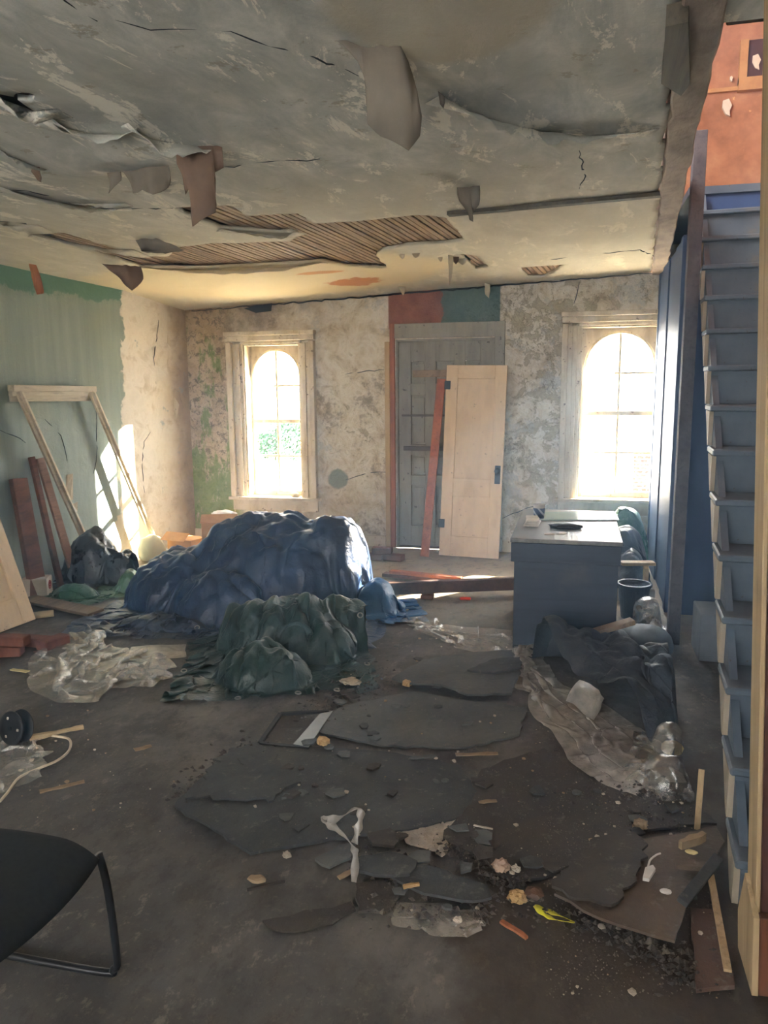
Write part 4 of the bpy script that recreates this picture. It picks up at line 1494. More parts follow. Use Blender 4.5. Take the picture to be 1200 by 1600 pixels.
def cloth(nx, ny, w, h, center, rot=0.0, squeeze=(0.8, 0.8), bumps=(), steps=110, iters=10, z0=0.5, noise_amp=0.12, noise_f=2.5, bend=0.25, seed=0, pins=None, thick=0.006, g=0.006, fric=0.85, shape=None, crease=0.0, lump=0.0):
    """returns (ny, nx, 3) positions of a w x h sheet dropped on the floor and on bumps"""
    rng = np.random.default_rng(seed)
    U, V = np.meshgrid(np.linspace(-0.5, 0.5, nx), np.linspace(-0.5, 0.5, ny))
    sx, sy = w / (nx - 1), h / (ny - 1)
    x, y = U * w * squeeze[0], V * h * squeeze[1]
    nz = np.zeros_like(x)
    dx = np.zeros_like(x)
    dy = np.zeros_like(x)
    for k in range(9):
        a = rng.uniform(0, 6.28)
        f = noise_f * rng.uniform(0.6, 2.6)
        ph = rng.uniform(0, 6.28)
        wv = np.sin((U * w * math.cos(a) + V * h * math.sin(a)) * f * 2.2 + ph + 1.5 * np.sin(U * 5 + k) * 0.7)
        nz += wv / (1 + 0.4 * k)
        dx += 0.15 * np.cos(ph + f * V * h * 2) / (1 + k)
        dy += 0.15 * np.sin(ph + f * U * w * 2) / (1 + k)
    x = x + dx * noise_amp
    y = y + dy * noise_amp
    c, s = math.cos(rot), math.sin(rot)
    P = np.stack([center[0] + c * x - s * y, center[1] + s * x + c * y, np.zeros_like(x)], -1)
    if shape is not None:
        P[..., :2] = shape(U, V, P[..., 0], P[..., 1])

    cw = [(rng.uniform(0, 6.28), rng.uniform(1.6, 3.2) * 1.28 ** k, rng.uniform(0, 6.28), 0.9 ** k) for k in range(8)]

    def ground(X, Y):
        hgt = np.zeros_like(X)
        for b in bumps:
            hgt = np.maximum(hgt, b(X, Y))
        if lump:
            cr_ = np.zeros_like(X)
            for a, f, ph, am in cw:
                t = (X * math.cos(a) + Y * math.sin(a)) * f + ph + 0.35 * np.sin((X * math.sin(a) - Y * math.cos(a)) * f * 2.2 + ph * 2)
                cr_ += am * (np.abs((t % 1.0) * 2 - 1) - 0.5)
            hgt = hgt + lump * cr_ * np.clip(hgt / 0.22, 0, 1)
        return np.maximum(hgt, 0) + thick
    P[..., 2] = ground(P[..., 0], P[..., 1]) + z0 * 0.2 + noise_amp * (nz - nz.min()) * 0.5
    Q = P.copy()
    dg = math.hypot(sx, sy)

    def con(a, b, L, k, lim=False):
        d = P[b] - P[a]
        ln = np.sqrt((d * d).sum(-1, keepdims=True)) + 1e-9
        e = (ln - L) / ln
        if lim:
            e = np.minimum(e, 0)
        d *= 0.5 * k * e
        P[a] += d
        P[b] -= d
    S_ = slice
    groups = []
    for o in (0, 1):
        groups.append(((S_(None), S_(o, nx - 1, 2)), (S_(None), S_(o + 1, nx, 2)), sx, 1.0))
        groups.append(((S_(o, ny - 1, 2), S_(None)), (S_(o + 1, ny, 2), S_(None)), sy, 1.0))
    for o in (0, 1):
        groups.append(((S_(o, ny - 1, 2), S_(0, nx - 1)), (S_(o + 1, ny, 2), S_(1, nx)), dg, 0.5))
        groups.append(((S_(o, ny - 1, 2), S_(1, nx)), (S_(o + 1, ny, 2), S_(0, nx - 1)), dg, 0.5))
    for st in (2, 4):
        for o in range(st):
            for q in (0,):
                ia = np.arange(o, nx - st, 2 * st)
                ja = np.arange(o, ny - st, 2 * st)
                if len(ia):
                    groups.append(((S_(None), ia), (S_(None), ia + st), sx * st, bend / (st / 2), True))
                if len(ja):
                    groups.append(((ja, S_(None)), (ja + st, S_(None)), sy * st, bend / (st / 2), True))

    def size_ok(gp):
        a, b = gp[0], gp[1]
        return P[a].shape == P[b].shape
    groups = [gp for gp in groups if size_ok(gp)]
    for it in range(steps):
        vel = (P - Q) * 0.94
        Q = P.copy()
        P += vel
        P[..., 2] -= g
        for _ in range(iters):
            for gp in groups:
                con(*gp)
        gr = ground(P[..., 0], P[..., 1])
        hit = P[..., 2] < gr
        # push out along the slope of what lies below
        ex = 0.01
        gx = (ground(P[..., 0] + ex, P[..., 1]) - gr) / ex
        gy = (ground(P[..., 0], P[..., 1] + ex) - gr) / ex
        gx, gy = np.clip(gx, -3, 3), np.clip(gy, -3, 3)
        n2 = 1 + gx * gx + gy * gy
        dep = np.where(hit, gr - P[..., 2], 0) / n2
        P[..., 0] -= gx * dep
        P[..., 1] -= gy * dep
        P[..., 2] += dep
        gr = ground(P[..., 0], P[..., 1])
        P[..., 2] = np.maximum(P[..., 2], gr)
        P[..., :2] = np.where(hit[..., None], Q[..., :2] + (P[..., :2] - Q[..., :2]) * (1 - fric), P[..., :2])
        Q[..., :2] = np.where(hit[..., None], P[..., :2], Q[..., :2])
        if pins is not None:
            pins(P)
    if crease:
        # sharp secondary creases, pressed along the sheet's own normals
        tu = np.gradient(P, axis=1)
        tv = np.gradient(P, axis=0)
        N = np.cross(tu, tv)
        N /= np.sqrt((N * N).sum(-1, keepdims=True)) + 1e-9
        cr = np.zeros_like(U)
        for k in range(7):
            a, f, ph = rng.uniform(0, 6.28), rng.uniform(3, 10), rng.uniform(0, 6.28)
            wv = (U * w * math.cos(a) + V * h * math.sin(a)) * f + ph + 0.9 * np.sin((U * w * math.sin(a) - V * h * math.cos(a)) * f * 0.35 + ph)
            cr += (1 - 2 * np.abs((wv / 3.14159) % 1.0 * 2 - 1)) / (2 + k * 0.5)
        P = P + N * (cr * crease)[..., None]
        P[..., 2] = np.maximum(P[..., 2], ground(P[..., 0], P[..., 1]) - thick * 0.5)
    return P


def sheet_mesh(name, P, keep=None, origin=(0, 0, 0)):
    ny, nx = P.shape[:2]
    V = (P - np.array(origin)).reshape(-1, 3)
    faces = []
    for j in range(ny - 1):
        for i in range(nx - 1):
            if keep is not None and not keep((i + 0.5) / (nx - 1), (j + 0.5) / (ny - 1)):
                continue
            a = j * nx + i
            faces.append((a, a + 1, a + nx + 1, a + nx))
    me = pydata(name, V.tolist(), faces, True)
    if keep is not None:
        bm = bmesh.new()
        bm.from_mesh(me)
        bmesh.ops.delete(bm, geom=[v for v in bm.verts if not v.link_faces], context='VERTS')
        bm.to_mesh(me)
        bm.free()
        me.polygons.foreach_set('use_smooth', [True] * len(me.polygons))
    return me


def sheet(name, P, m, label=None, cat=None, keep=None, sub=1, thick=0.0, parent=None):
    o = P.reshape(-1, 3)
    org = (float(o[:, 0].mean()), float(o[:, 1].mean()), 0.0)
    ob = link(name, sheet_mesh(name, P, keep, org), m, parent)
    ob.location = org
    if thick:
        md = ob.modifiers.new('thickness', 'SOLIDIFY')
        md.thickness = thick
        md.offset = 0
    if sub:
        md = ob.modifiers.new('smooth', 'SUBSURF')
        md.levels = sub
        md.render_levels = sub
    if label:
        tag(ob, label, cat)
    return ob


def mat_tarp(name, a, b, rough=0.3, wrinkle=22.0, bump=0.5):
    g = G(name)
    n = g.noise(2.2, 6, 0.6)
    c = g.ramp(n, [(0.35, lin(a)), (0.65, lin(b))])
    d = g.noise(5, 7, 0.7)
    c = g.mix(g.math('MULTIPLY', g.step(d, 0.54, 0.72), 0.22), c, lin((112, 108, 104)))
    w = g.noise(wrinkle, 4, 0.55, None, 1.6)
    v = g.voro(9, g.map(scale=(1, 1, 1)), 'DISTANCE_TO_EDGE')
    h = g.math('ADD', w, g.math('MULTIPLY', v, 0.8))
    g.bump(h, bump, 0.012)
    return g.done(c, g.ramp(d, [(0.4, (rough,) * 3), (0.7, (rough + 0.25,) * 3)]), 0.5)


M_BTARP = mat_tarp('blue_tarpaulin', (9, 30, 60), (20, 54, 94))
M_BTARP2 = mat_tarp('bright_blue_tarpaulin', (26, 76, 124), (44, 104, 156), 0.3)
M_GTARP = mat_tarp('green_tarpaulin', (14, 36, 33), (27, 56, 50), 0.34)
M_DTARP = mat_tarp('navy_tarpaulin', (18, 30, 50), (30, 46, 70), 0.34)
M_KBAG = mat_tarp('black_bin_bag', (14, 16, 18), (24, 26, 28), 0.25, 30, 0.35)
M_EYE = surf('brass_eyelet', [(0.3, (150, 148, 140)), (0.7, (186, 184, 176))], 12, rough=0.35, metal=0.8, bump=0)


def eyelets(ob, P, uv, r=0.016):
    """metal grommets set in the hem"""
    ny, nx = P.shape[:2]
    for (u, v) in uv:
        i, j = min(int(u * (nx - 1)), nx - 2), min(int(v * (ny - 1)), ny - 2)
        p = Vector(P[j, i])
        n = (Vector(P[j, i + 1]) - p).cross(Vector(P[j + 1, i]) - p).normalized()
        bm = bmesh.new()
        pts = [(r * math.cos(a), r * math.sin(a), 0) for a in np.linspace(0, 6.283, 15)]
        tube_bm(bm, pts, 0.004, 6)
        e = link('eyelet', bm_mesh('eyelet', bm, True), M_EYE, ob)
        e.location = p - ob.location + n * 0.004
        e.rotation_euler = n.to_track_quat('Z', 'Y').to_euler()


import time as _time
_t0 = _time.time()
# big blue tarp over a heap
def lumps(seed, n, x0, x1, y0, y1, r0, r1, zf):
    rg = random.Random(seed)
    out = []
    for _ in range(n):
        x, y, r = rg.uniform(x0, x1), rg.uniform(y0, y1), rg.uniform(r0, r1)
        out.append(ell(x, y, r, r * rg.uniform(0.5, 1), zf(x, y) * rg.uniform(0.85, 1.06), rg.uniform(0, 3), rg.uniform(2, 4)))
    return out


heap = [ell(-2.30, 5.62, 0.78, 0.50, 0.68, 0, 2.4), ell(-3.00, 5.50, 0.50, 0.46, 0.42), ell(-1.80, 5.66, 0.26, 0.36, 0.70, 0, 3.0), ell(-2.55, 5.15, 0.4, 0.3, 0.36)]
heap += lumps(2, 3, -3.2, -1.65, 5.0, 5.9, 0.08, 0.16, lambda x, y: (0.30 + 0.36 * min(1, (x + 3.4) / 0.9)) * (1 if y > 5.35 else 0.62))
P = cloth(124, 104, 3.0, 2.4, (-2.42, 5.46), 0.05, (0.76, 0.70), heap, 34, 12, 0.3, 0.13, 4.5, 0.12, 3, crease=0.02, g=0.005, lump=0.05)
ob = sheet('blue_tarp', P, M_BTARP, 'large wrinkled blue tarpaulin thrown over a heap in the middle', 'tarpaulin')
eyelets(ob, P, [(0.02, 0.2), (0.02, 0.45), (0.2, 0.02), (0.45, 0.02), (0.7, 0.02), (0.97, 0.3), (0.97, 0.6)])
# green tarp bundled in front of it
heap = [ell(-1.78, 4.52, 0.46, 0.30, 0.34), ell(-1.45, 4.72, 0.22, 0.22, 0.32), ell(-1.74, 4.02, 0.28, 0.22, 0.20), ell(-2.1, 4.55, 0.18, 0.16, 0.30)]
heap += lumps(5, 3, -2.2, -1.35, 3.95, 4.75, 0.08, 0.16, lambda x, y: 0.36 if y > 4.3 else 0.26)
P = cloth(96, 96, 1.9, 1.9, (-1.78, 4.34), 0.35, (0.58, 0.60), heap, 30, 12, 0.3, 0.13, 5, 0.12, 8, crease=0.022, g=0.005, lump=0.05)
ob = sheet('green_tarp', P, M_GTARP, 'bundled dark green tarpaulin with eyelets in front of the blue one', 'tarpaulin')
eyelets(ob, P, [(0.98, 0.3), (0.98, 0.6), (0.3, 0.02), (0.6, 0.02), (0.85, 0.02), (0.02, 0.4)])
P = cloth(48, 48, 1.2, 1.1, (-1.42, 5.48), 0.4, (0.45, 0.45), [ell(-1.44, 5.50, 0.16, 0.20, 0.24)], 50, 8, 0.3, 0.08, 9, 0.1, 5, crease=0.012, lump=0.06)
sheet('blue_tarp_bundle', P, M_BTARP2, 'small shiny bright blue tarp bundle at the right end of the heap', 'tarpaulin')
P = cloth(50, 40, 1.5, 1.0, (-2.88, 4.80), 0.1, (0.48, 0.36), [ell(-2.85, 4.80, 0.34, 0.15, 0.07)], 50, 8, 0.2, 0.06, 9, 0.1, 6, crease=0.009, lump=0.04)
sheet('navy_tarp_fold', P, M_DTARP, 'dark navy folded tarp lying low in front of the blue heap', 'tarpaulin')
# bin bag and green bag by the left wall
P = cloth(52, 52, 1.2, 1.2, (-4.16, 5.92), 0.3, (0.50, 0.44), [ell(-4.18, 5.93, 0.26, 0.22, 0.44, 0.3), ell(-3.9, 5.95, 0.2, 0.18, 0.28)], 50, 8, 0.3, 0.08, 9, 0.1, 11, crease=0.012, lump=0.06)
P[..., 0] = np.maximum(P[..., 0], xwl(P[..., 1]) + 0.02)
sheet('black_bin_bag', P, M_KBAG, 'slumped shiny black bin bag under the leaning trim frame', 'bag')
P = cloth(40, 40, 0.9, 0.8, (-3.98, 5.36), 0.0, (0.55, 0.38), [ell(-3.98, 5.38, 0.20, 0.12, 0.10)], 50, 8, 0.2, 0.06, 9, 0.1, 12, crease=0.009, lump=0.04)
sheet('green_bag', P, mat_tarp('green_bag_film', (22, 66, 48), (40, 92, 66), 0.28), 'small crumpled green bag on the floor by the carton', 'bag')
P = cloth(36, 36, 0.8, 0.8, (-3.66, 5.66), 0.6, (0.42, 0.42), [ell(-3.66, 5.68, 0.11, 0.11, 0.20)], 50, 8, 0.2, 0.06, 9, 0.1, 13, crease=0.009, lump=0.04)
sheet('green_plastic_wrap', P, mat_tarp('light_green_film', (56, 92, 64), (92, 128, 96), 0.25), 'pale green plastic wrap between the bin bag and blue tarp', 'wrap')
print('cloth time', _time.time() - _t0)


# ------------------------------------------------------------------ plastic sheets, dark heap, bags by the window
def strip_shape(A, B, z=0.0):
    """cloth start shape between two pixel polylines on the floor (edge A at V=-0.5, edge B at V=0.5)"""
    def res(L, t):
        P_ = np.array([[*onz(x, y, z).xy] for x, y in L])
        s = np.concatenate([[0], np.cumsum(np.hypot(*np.diff(P_, axis=0).T))])
        s /= s[-1]
        return np.stack([np.interp(t, s, P_[:, 0]), np.interp(t, s, P_[:, 1])], -1)

    def f(U, V, X, Y):
        t = U[0] + 0.5
        a, b = res(A, t), res(B, t)
        v = (V + 0.5)[..., None]
        out = a[None] * (1 - v) + b[None] * v
        wig = np.stack([np.sin(U * 31 + V * 17), np.cos(U * 23 - V * 29)], -1) * 0.006
        return out + wig
    La = float(np.hypot(*np.diff(res(A, np.linspace(0, 1, 20)), axis=0).T).sum())
    Lb = float(np.hypot(*np.diff(res(B, np.linspace(0, 1, 20)), axis=0).T).sum())
    t = np.linspace(0, 1, 20)
    wd_ = float(np.hypot(*(res(A, t) - res(B, t)).T).max())
    return f, max(La, Lb), wd_


def film(name, A, B, m, label, cat, nx=48, ny=28, ex=(1.12, 1.25), amp=0.05, steps=36, seed=0, bumps=(), crease=0.006, nf=9, bend=0.08, sub=1):
    f, L, w = strip_shape(A, B)
    P = cloth(nx, ny, L * ex[0], w * ex[1], (0, 0), 0, (1, 1), bumps, steps, 8, 0.1, amp, nf, bend, seed, shape=f, crease=crease, g=0.004, thick=0.004)
    return sheet(name, P, m, label, cat, sub=sub), P


M_FILM = plastic_film('clear_polythene', (226, 222, 212), 0.42, 0.22)
M_FILMD = plastic_film('dusty_polythene', (222, 215, 202), 0.66, 0.28, (140, 126, 108), 0.16)
M_FILMT = plastic_film('tan_thin_bag', (228, 214, 190), 0.85, 0.35, (176, 156, 128), 0.12)
M_FELT = mat_tarp('black_roofing_felt', (24, 27, 32), (40, 44, 50), 0.6, 30, 0.5)

film('clear_plastic_sheet', [(150, 980), (165, 1010), (192, 1020), (225, 1025), (246, 1050)], [(62, 1028), (72, 1104), (120, 1100), (190, 1062), (240, 1064)], M_FILM, 'crinkled clear plastic sheet on the floor beside the bricks', 'plastic sheet', 60, 40, (1.3, 1.35), 0.13, 26, 21, crease=0.01)
film('milky_plastic_strip', [(205, 1012), (240, 1010), (285, 1010)], [(208, 1030), (250, 1030), (290, 1026)], M_FILMD, 'flat milky plastic strip in front of the navy folded tarp', 'plastic sheet', 20, 12, (1.1, 1.1), 0.03, 24, 22)
film('clear_plastic_heap', [(-20, 1160), (20, 1162), (48, 1160), (64, 1168)], [(-25, 1246), (5, 1238), (35, 1225), (62, 1192)], M_FILM, 'clear plastic heap beside the black spool at the left edge', 'plastic sheet', 40, 32, (1.35, 1.35), 0.13, 26, 23, crease=0.01)
film('plastic_sheet_by_desk', [(632, 964), (662, 968), (700, 984), (745, 984), (800, 986)], [(640, 976), (690, 996), (740, 1018), (770, 1020), (800, 1020)], M_FILM, 'clear plastic sheet trailing on the floor left of the desk', 'plastic sheet', 54, 28, (1.2, 1.4), 0.10, 26, 24)
film('long_plastic_sheet', [(830, 1000), (836, 1050), (868, 1075), (930, 1100), (1000, 1140), (1050, 1185), (1062, 1212)], [(806, 1012), (800, 1045), (830, 1085), (868, 1145), (905, 1195), (925, 1228), (1000, 1230)], M_FILMD, 'long dirty translucent plastic sheet twisting across the floor by the dark heap', 'plastic sheet', 90, 38, (1.10, 1.28), 0.16, 24, 25, crease=0.003, nf=4.5, bend=0.2)
film('tan_plastic_bag', [(640, 1262), (662, 1246), (694, 1256), (730, 1290)], [(604, 1300), (625, 1318), (662, 1338), (704, 1324)], M_FILMT, 'crumpled tan plastic bag on the dark flooring', 'plastic bag', 38, 34, (1.3, 1.35), 0.14, 24, 26, crease=0.008)
film('clear_bag_scrap', [(620, 1424), (650, 1420), (690, 1418), (720, 1440), (758, 1430)], [(622, 1444), (660, 1454), (700, 1458), (730, 1452), (756, 1450)], M_FILM, 'clear plastic bag scrap in front of the broken flooring', 'plastic bag', 34, 16, (1.2, 1.5), 0.06, 30, 27)
# white ribbon of torn plastic standing in a loop
def ribbon(name, pts, w, m, label, cat, parent=None, up=Vector((0, 1, 0.3))):
    pts = smooth_path(pts, 6)
    vs, fs = [], []
    for i, p_ in enumerate(pts):
        a, b = pts[max(i - 1, 0)], pts[min(i + 1, len(pts) - 1)]
        d = (b - a).normalized()
        s = d.cross(up)
        s = s.normalized() if s.length > 1e-3 else Vector((1, 0, 0))
        tw = 0.7 * math.sin(i * 0.35)
        s = (s * math.cos(tw) + d.cross(s) * math.sin(tw)) * w * (0.55 + 0.45 * math.sin(i * 0.5) ** 2) / 2
        vs += [p_ - s, p_ + s]
        if i:
            fs.append((2 * i - 2, 2 * i - 1, 2 * i + 1, 2 * i))
    o = link(name, pydata(name, vs, fs, True), m, parent)
    md = o.modifiers.new('thickness', 'SOLIDIFY')
    md.thickness = 0.0015
    if label:
        tag(o, label, cat)
    return o


yy = onz(552, 1385, 0).y
q = [ony(x, y, yy) for x, y in ((553, 1378), (553, 1342), (548, 1325), (530, 1300), (515, 1282), (510, 1275), (530, 1277), (550, 1277), (555, 1292), (552, 1310), (549, 1328))]
for i, v in enumerate(q):
    v.y += 0.02 * math.sin(i) + (0.05 if i > 6 else 0)
    v.z = max(v.z, 0.004)
ribbon('plastic_strap', q, 0.032, M_FILMD, 'twisted white plastic strap standing in a loop on the flooring', 'strap')

# dark felt heap in front of the desk
def bump_px(px, py, y, rx, ry, dz=0.0, rot=0.0):
    p_ = ony(px, py, y)
    return ell(p_.x, y, rx, ry, max(0.03, p_.z + dz), rot)


heap = [bump_px(866, 962, 4.50, 0.16, 0.24), bump_px(905, 985, 4.4, 0.22, 0.3), bump_px(965, 1005, 4.3, 0.26, 0.4), bump_px(1030, 1015, 4.3, 0.18, 0.4), bump_px(985, 1060, 3.95, 0.22, 0.28)]
f_, L_f, w_f = strip_shape([(832, 1004), (846, 1050), (880, 1078), (950, 1108), (1030, 1150), (1070, 1176)], [(900, 980), (960, 985), (1030, 1000), (1075, 1040), (1090, 1090), (1098, 1130)])
P = cloth(84, 70, L_f * 1.2, w_f * 1.35, (0, 0), 0, (1, 1), heap, 34, 10, 0.2, 0.07, 6, 0.12, 31, crease=0.012, lump=0.045, g=0.005, shape=f_)
P[..., 0] = np.minimum(P[..., 0], 0.54)
P[..., 1] = np.minimum(P[..., 1], 4.86)
sheet('roofing_felt_heap', P, M_FELT, 'heap of torn black roofing felt in front of the desk', 'felt')
# bags and tarp heaped under the right window
p = ony(990, 840, 6.9)
bx_, by_ = 0.42, 6.85
heap = [ell(bx_, by_, 0.22, 0.30, 0.50), ell(bx_ + 0.05, by_ - 0.35, 0.15, 0.22, 0.34)]
P = cloth(52, 52, 1.2, 1.4, (bx_ + 0.0, by_ - 0.12), 0.1, (0.36, 0.52), heap, 40, 8, 0.3, 0.08, 8, 0.1, 41, crease=0.01, lump=0.05)
P[..., 0] = np.minimum(P[..., 0], 0.665)
sheet('navy_sack', P, M_DTARP, 'navy plastic sack slumped under the right window beside the desk', 'sack')
heap = [ell(bx_ + 0.03, by_ + 0.36, 0.22, 0.26, 0.66)]
P = cloth(48, 48, 1.1, 1.1, (bx_ + 0.02, by_ + 0.38), 0.5, (0.42, 0.45), heap, 40, 8, 0.3, 0.08, 8, 0.1, 42, crease=0.01, lump=0.05)
P[..., 0] = np.minimum(P[..., 0], 0.665)
P[..., 1] = np.minimum(P[..., 1], YB - 0.1)
sheet('green_sack', P, mat_tarp('sea_green_film', (52, 104, 92), (92, 146, 128), 0.22), 'shiny sea green plastic sack heaped against the right window sill', 'sack')
# dark bucket, boards and papers between the desk and the partition
bk = empty('dark_bucket', (0.45, 5.75, 0))
tag(bk, 'dark tapered bucket behind the desk corner near the partition', 'bucket')
bm = bmesh.new()
lathe_bm(bm, [(0.0, 0.002), (0.085, 0.002), (0.115, 0.25), (0.122, 0.25), (0.122, 0.262), (0.110, 0.262), (0.082, 0.012), (0.0, 0.012)], 24)
link('body', bm_mesh('body', bm, True), M_DTARP, bk)
tube('bail_handle', [(0.118 * math.cos(a), 0.118 * math.sin(a) * 0.3, 0.25 - 0.10 * math.sin(a)) for a in np.linspace(0, math.pi, 13)], 0.0035, M_HW, bk, 6)
for k, (lo, rz, sz, m, lab) in enumerate((((0.50, 6.18, 0.26), 0.2, (0.26, 0.09, 0.025), M_PALEW, 'pale board end beside the navy sack behind the desk'),
                                          ((0.56, 6.12, 0.0), 0.05, (0.03, 0.10, 0.30), M_PALEW, 'upright pale batten beside the partition foot'))):
    o = box('wood_offcut', (-sz[0] / 2, -sz[1] / 2, 0), (sz[0] / 2, sz[1] / 2, sz[2]), m, None, 0.003)
    o.location = lo
    if k == 0:
        o.location.z = 0.302
    o.rotation_euler.z = rz
    tag(o, lab, 'board')
for k, (x, y, z, rz) in enumerate(((0.52, 6.02, 0.0, 0.4), (0.40, 6.28, 0.0, 1.1))):
    o = box('white_parcel', (-0.09, -0.07, 0), (0.09, 0.07, 0.16 - 0.06 * k), M_CUP, None, 0.012)
    o.location = (x, y, z)
    o.rotation_euler.z = rz
    tag(o, ('taller', 'flatter')[k] + ' white parcel behind the dark bucket', 'parcel')
# grey padded panel and a pale plank in front of the partition
a, b = onz(905, 976, 0.18), onz(985, 940, 0.25)
o = bar('tan_batten', (0.04, 4.70, 0.16), (0.38, 4.83, 0.25), 0.07, 0.03, wood('tan_cross_board', (176, 152, 118), (136, 112, 84), 1, 7))
tag(o, 'tan batten rising from the felt heap towards the bucket', 'batten')
o = crumple('grey_cushion', 0.18, 0.24, 0.10, (0.47, 5.02, 0.0), surf('slate_cushion', [(0.3, (40, 47, 58)), (0.7, (58, 66, 78))], 5, rough=0.7), 5, 4, 0.12, smooth=True, freq=1.1)
tag(o, 'slate grey cushion propped behind the felt heap by the post', 'cushion')
P = cloth(34, 34, 0.5, 0.5, (0.52, 5.45), 0.2, (0.5, 0.6), [ell(0.52, 5.45, 0.10, 0.13, 0.26)], 36, 8, 0.2, 0.06, 9, 0.1, 44, crease=0.006, lump=0.03)
sheet('clear_sack', P, M_FILM, 'clear plastic sack behind the grey cushion beside the post', 'sack')
o = box('grey_carton', (-0.10, -0.16, 0), (0.10, 0.16, 0.30), surf('grey_board', [(0.3, (104, 112, 122)), (0.7, (128, 134, 142))], 5, rough=0.8), None, 0.006)
o.location = (0.88, 5.05, 0)
tag(o, 'grey carton standing in the shade under the stairs', 'carton')
# crinkled foil-like bags against the stair side
for k, (x, y, z, r, lab) in enumerate(((0.43, 3.30, 0.0, 0.10, 'lower crinkled clear bag against the stair side'), (0.475, 3.62, 0.0, 0.085, 'upper crinkled clear bag higher against the stair side'))):
    h0 = 0.12 if k == 0 else 0.16
    P = cloth(36, 36, 0.62, 0.62, (x, y), 0.4 + k, (0.42, 0.48), [ell(x, y, r * 0.8, r * 1.1, h0)], 34, 8, 0.15, 0.09, 12, 0.06, 51 + k, crease=0.018, lump=0.07)
    P[..., 0] = np.minimum(P[..., 0], 0.522)
    sheet('crinkled_bag', P, plastic_film('crinkled_film', (190, 182, 168), 0.5, 0.22, (120, 110, 96), 0.2), lab, 'plastic bag')
o = crumple('yellow_foam_ball', 0.05, 0.045, 0.035, (*onz(1050, 1166, 0.03).xy, 0.0), surf('yellow_foam', [(0.3, (176, 150, 84)), (0.7, (206, 182, 112))], 12), 4, 3, 0.25)
tag(o, 'yellow foam lump beside the crinkled bag at the stair side', 'foam')
print('sheets', _time.time() - _t0)


# ------------------------------------------------------------------ ceiling: hanging paper, cracks, batten
M_PAPER = surf('hanging_ceiling_paper', [(0.3, (104, 96, 84)), (0.7, (128, 118, 104))], 5, rough=0.85)  # darkened: the shade on the flaps' near side is in this colour
M_PAPERL = surf('pale_ceiling_paper', [(0.3, (170, 158, 134)), (0.7, (200, 188, 162))], 5, rough=0.85)
M_PAPERB = surf('brown_paper_back', [(0.3, (100, 80, 66)), (0.7, (124, 102, 84))], 5, rough=0.85)


def flap(px_outline, ydepth, m, bulge=0.03, name='paper_flap', seed=0, lean=0.0, par=True):
    """sheet of paper hanging from the ceiling: outline seen at the given depth; first ntop points are its attached edge"""
    pts = [ony(x, y, ydepth) for x, y in px_outline]
    ztop = max(p_.z for p_ in pts)
    bm = bmesh.new()
    vs = [bm.verts.new(p_) for p_ in jagged_v(pts, 0.03, 0.005, seed)]
    f = bm.faces.new(vs)
    bmesh.ops.triangulate(bm, faces=[f])
    bmesh.ops.subdivide_edges(bm, edges=bm.edges, cuts=1, use_grid_fill=True)
    zmin = min(v.co.z for v in bm.verts)
    for v in bm.verts:
        t = (ztop - v.co.z) / max(ztop - zmin, 1e-3)
        v.co.y += bulge * math.sin(t * 2.6) + 0.35 * bulge * math.sin(v.co.x * 38 + seed) + lean * t
    o = link(name, bm_mesh(name, bm, True), m, ce if par else None)
    md = o.modifiers.new('thickness', 'SOLIDIFY')
    md.thickness = 0.003
    return o


def jagged_v(pts, step, amp, seed):
    rng = random.Random(seed)
    out = []
    for i in range(len(pts)):
        a, b = pts[i], pts[(i + 1) % len(pts)]
        k = max(1, int((b - a).length / step))
        for j in range(k):
            p_ = a.lerp(b, j / k)
            if j:
                p_ = p_ + Vector((rng.uniform(-amp, amp), 0, rng.uniform(-amp, amp)))
            out.append(p_)
    return out


def cdepth(px, py):
    return onc(px, py).y


# the big flap in the upper middle
flap([(528, 66), (626, 72), (640, 110), (652, 170), (650, 205), (636, 232), (612, 218), (590, 206), (566, 184), (572, 160), (566, 120), (556, 92)], cdepth(575, 62), M_PAPER, 0.05, seed=1)
# strips on the left
flap([(275, 228), (330, 224), (344, 228), (343, 258), (326, 268), (331, 330), (296, 352), (292, 336), (296, 300), (286, 290), (281, 300), (278, 270), (272, 254)], cdepth(300, 222), M_PAPERB, 0.04, seed=2)
flap([(186, 262), (222, 248), (257, 252), (252, 288), (236, 303), (214, 292), (198, 298), (194, 282)], cdepth(220, 250), M_PAPER, 0.05, seed=3)
flap([(166, 258), (185, 256), (186, 280), (169, 302)], cdepth(176, 256), M_PAPER, 0.02, seed=4)
flap([(52, 248), (58, 252), (56, 268), (61, 284), (54, 280), (44, 266)], cdepth(52, 248), M_PAPERB, 0.02, seed=5)
# pieces hanging nearer the back wall
flap([(714, 292), (750, 291), (748, 318), (736, 332), (739, 346), (733, 342), (730, 330), (716, 312)], cdepth(732, 292), M_PAPER, 0.04, seed=6)
flap([(160, 412), (219, 416), (221, 435), (204, 454), (184, 436)], cdepth(190, 410), M_PAPERB, 0.04, seed=7)
flap([(46, 412), (56, 414), (66, 458), (57, 460), (50, 440)], cdepth(50, 409), M_ORW, 0.02, seed=8)
flap([(210, 375), (242, 372), (262, 380), (280, 388), (250, 394), (212, 390)], cdepth(240, 372), M_PAPER, 0.03, seed=9, lean=0.05)
flap([(700, 398), (708, 400), (706, 432), (702, 448), (701, 424)], cdepth(703, 398), M_PAPERL, 0.01, seed=10)
flap([(757, 442), (766, 444), (764, 466), (758, 460)], cdepth(760, 440), M_PAPERL, 0.02, seed=11)
flap([(622, 448), (634, 448), (630, 462), (626, 456)], cdepth(628, 447), M_PAPERL, 0.01, seed=12)
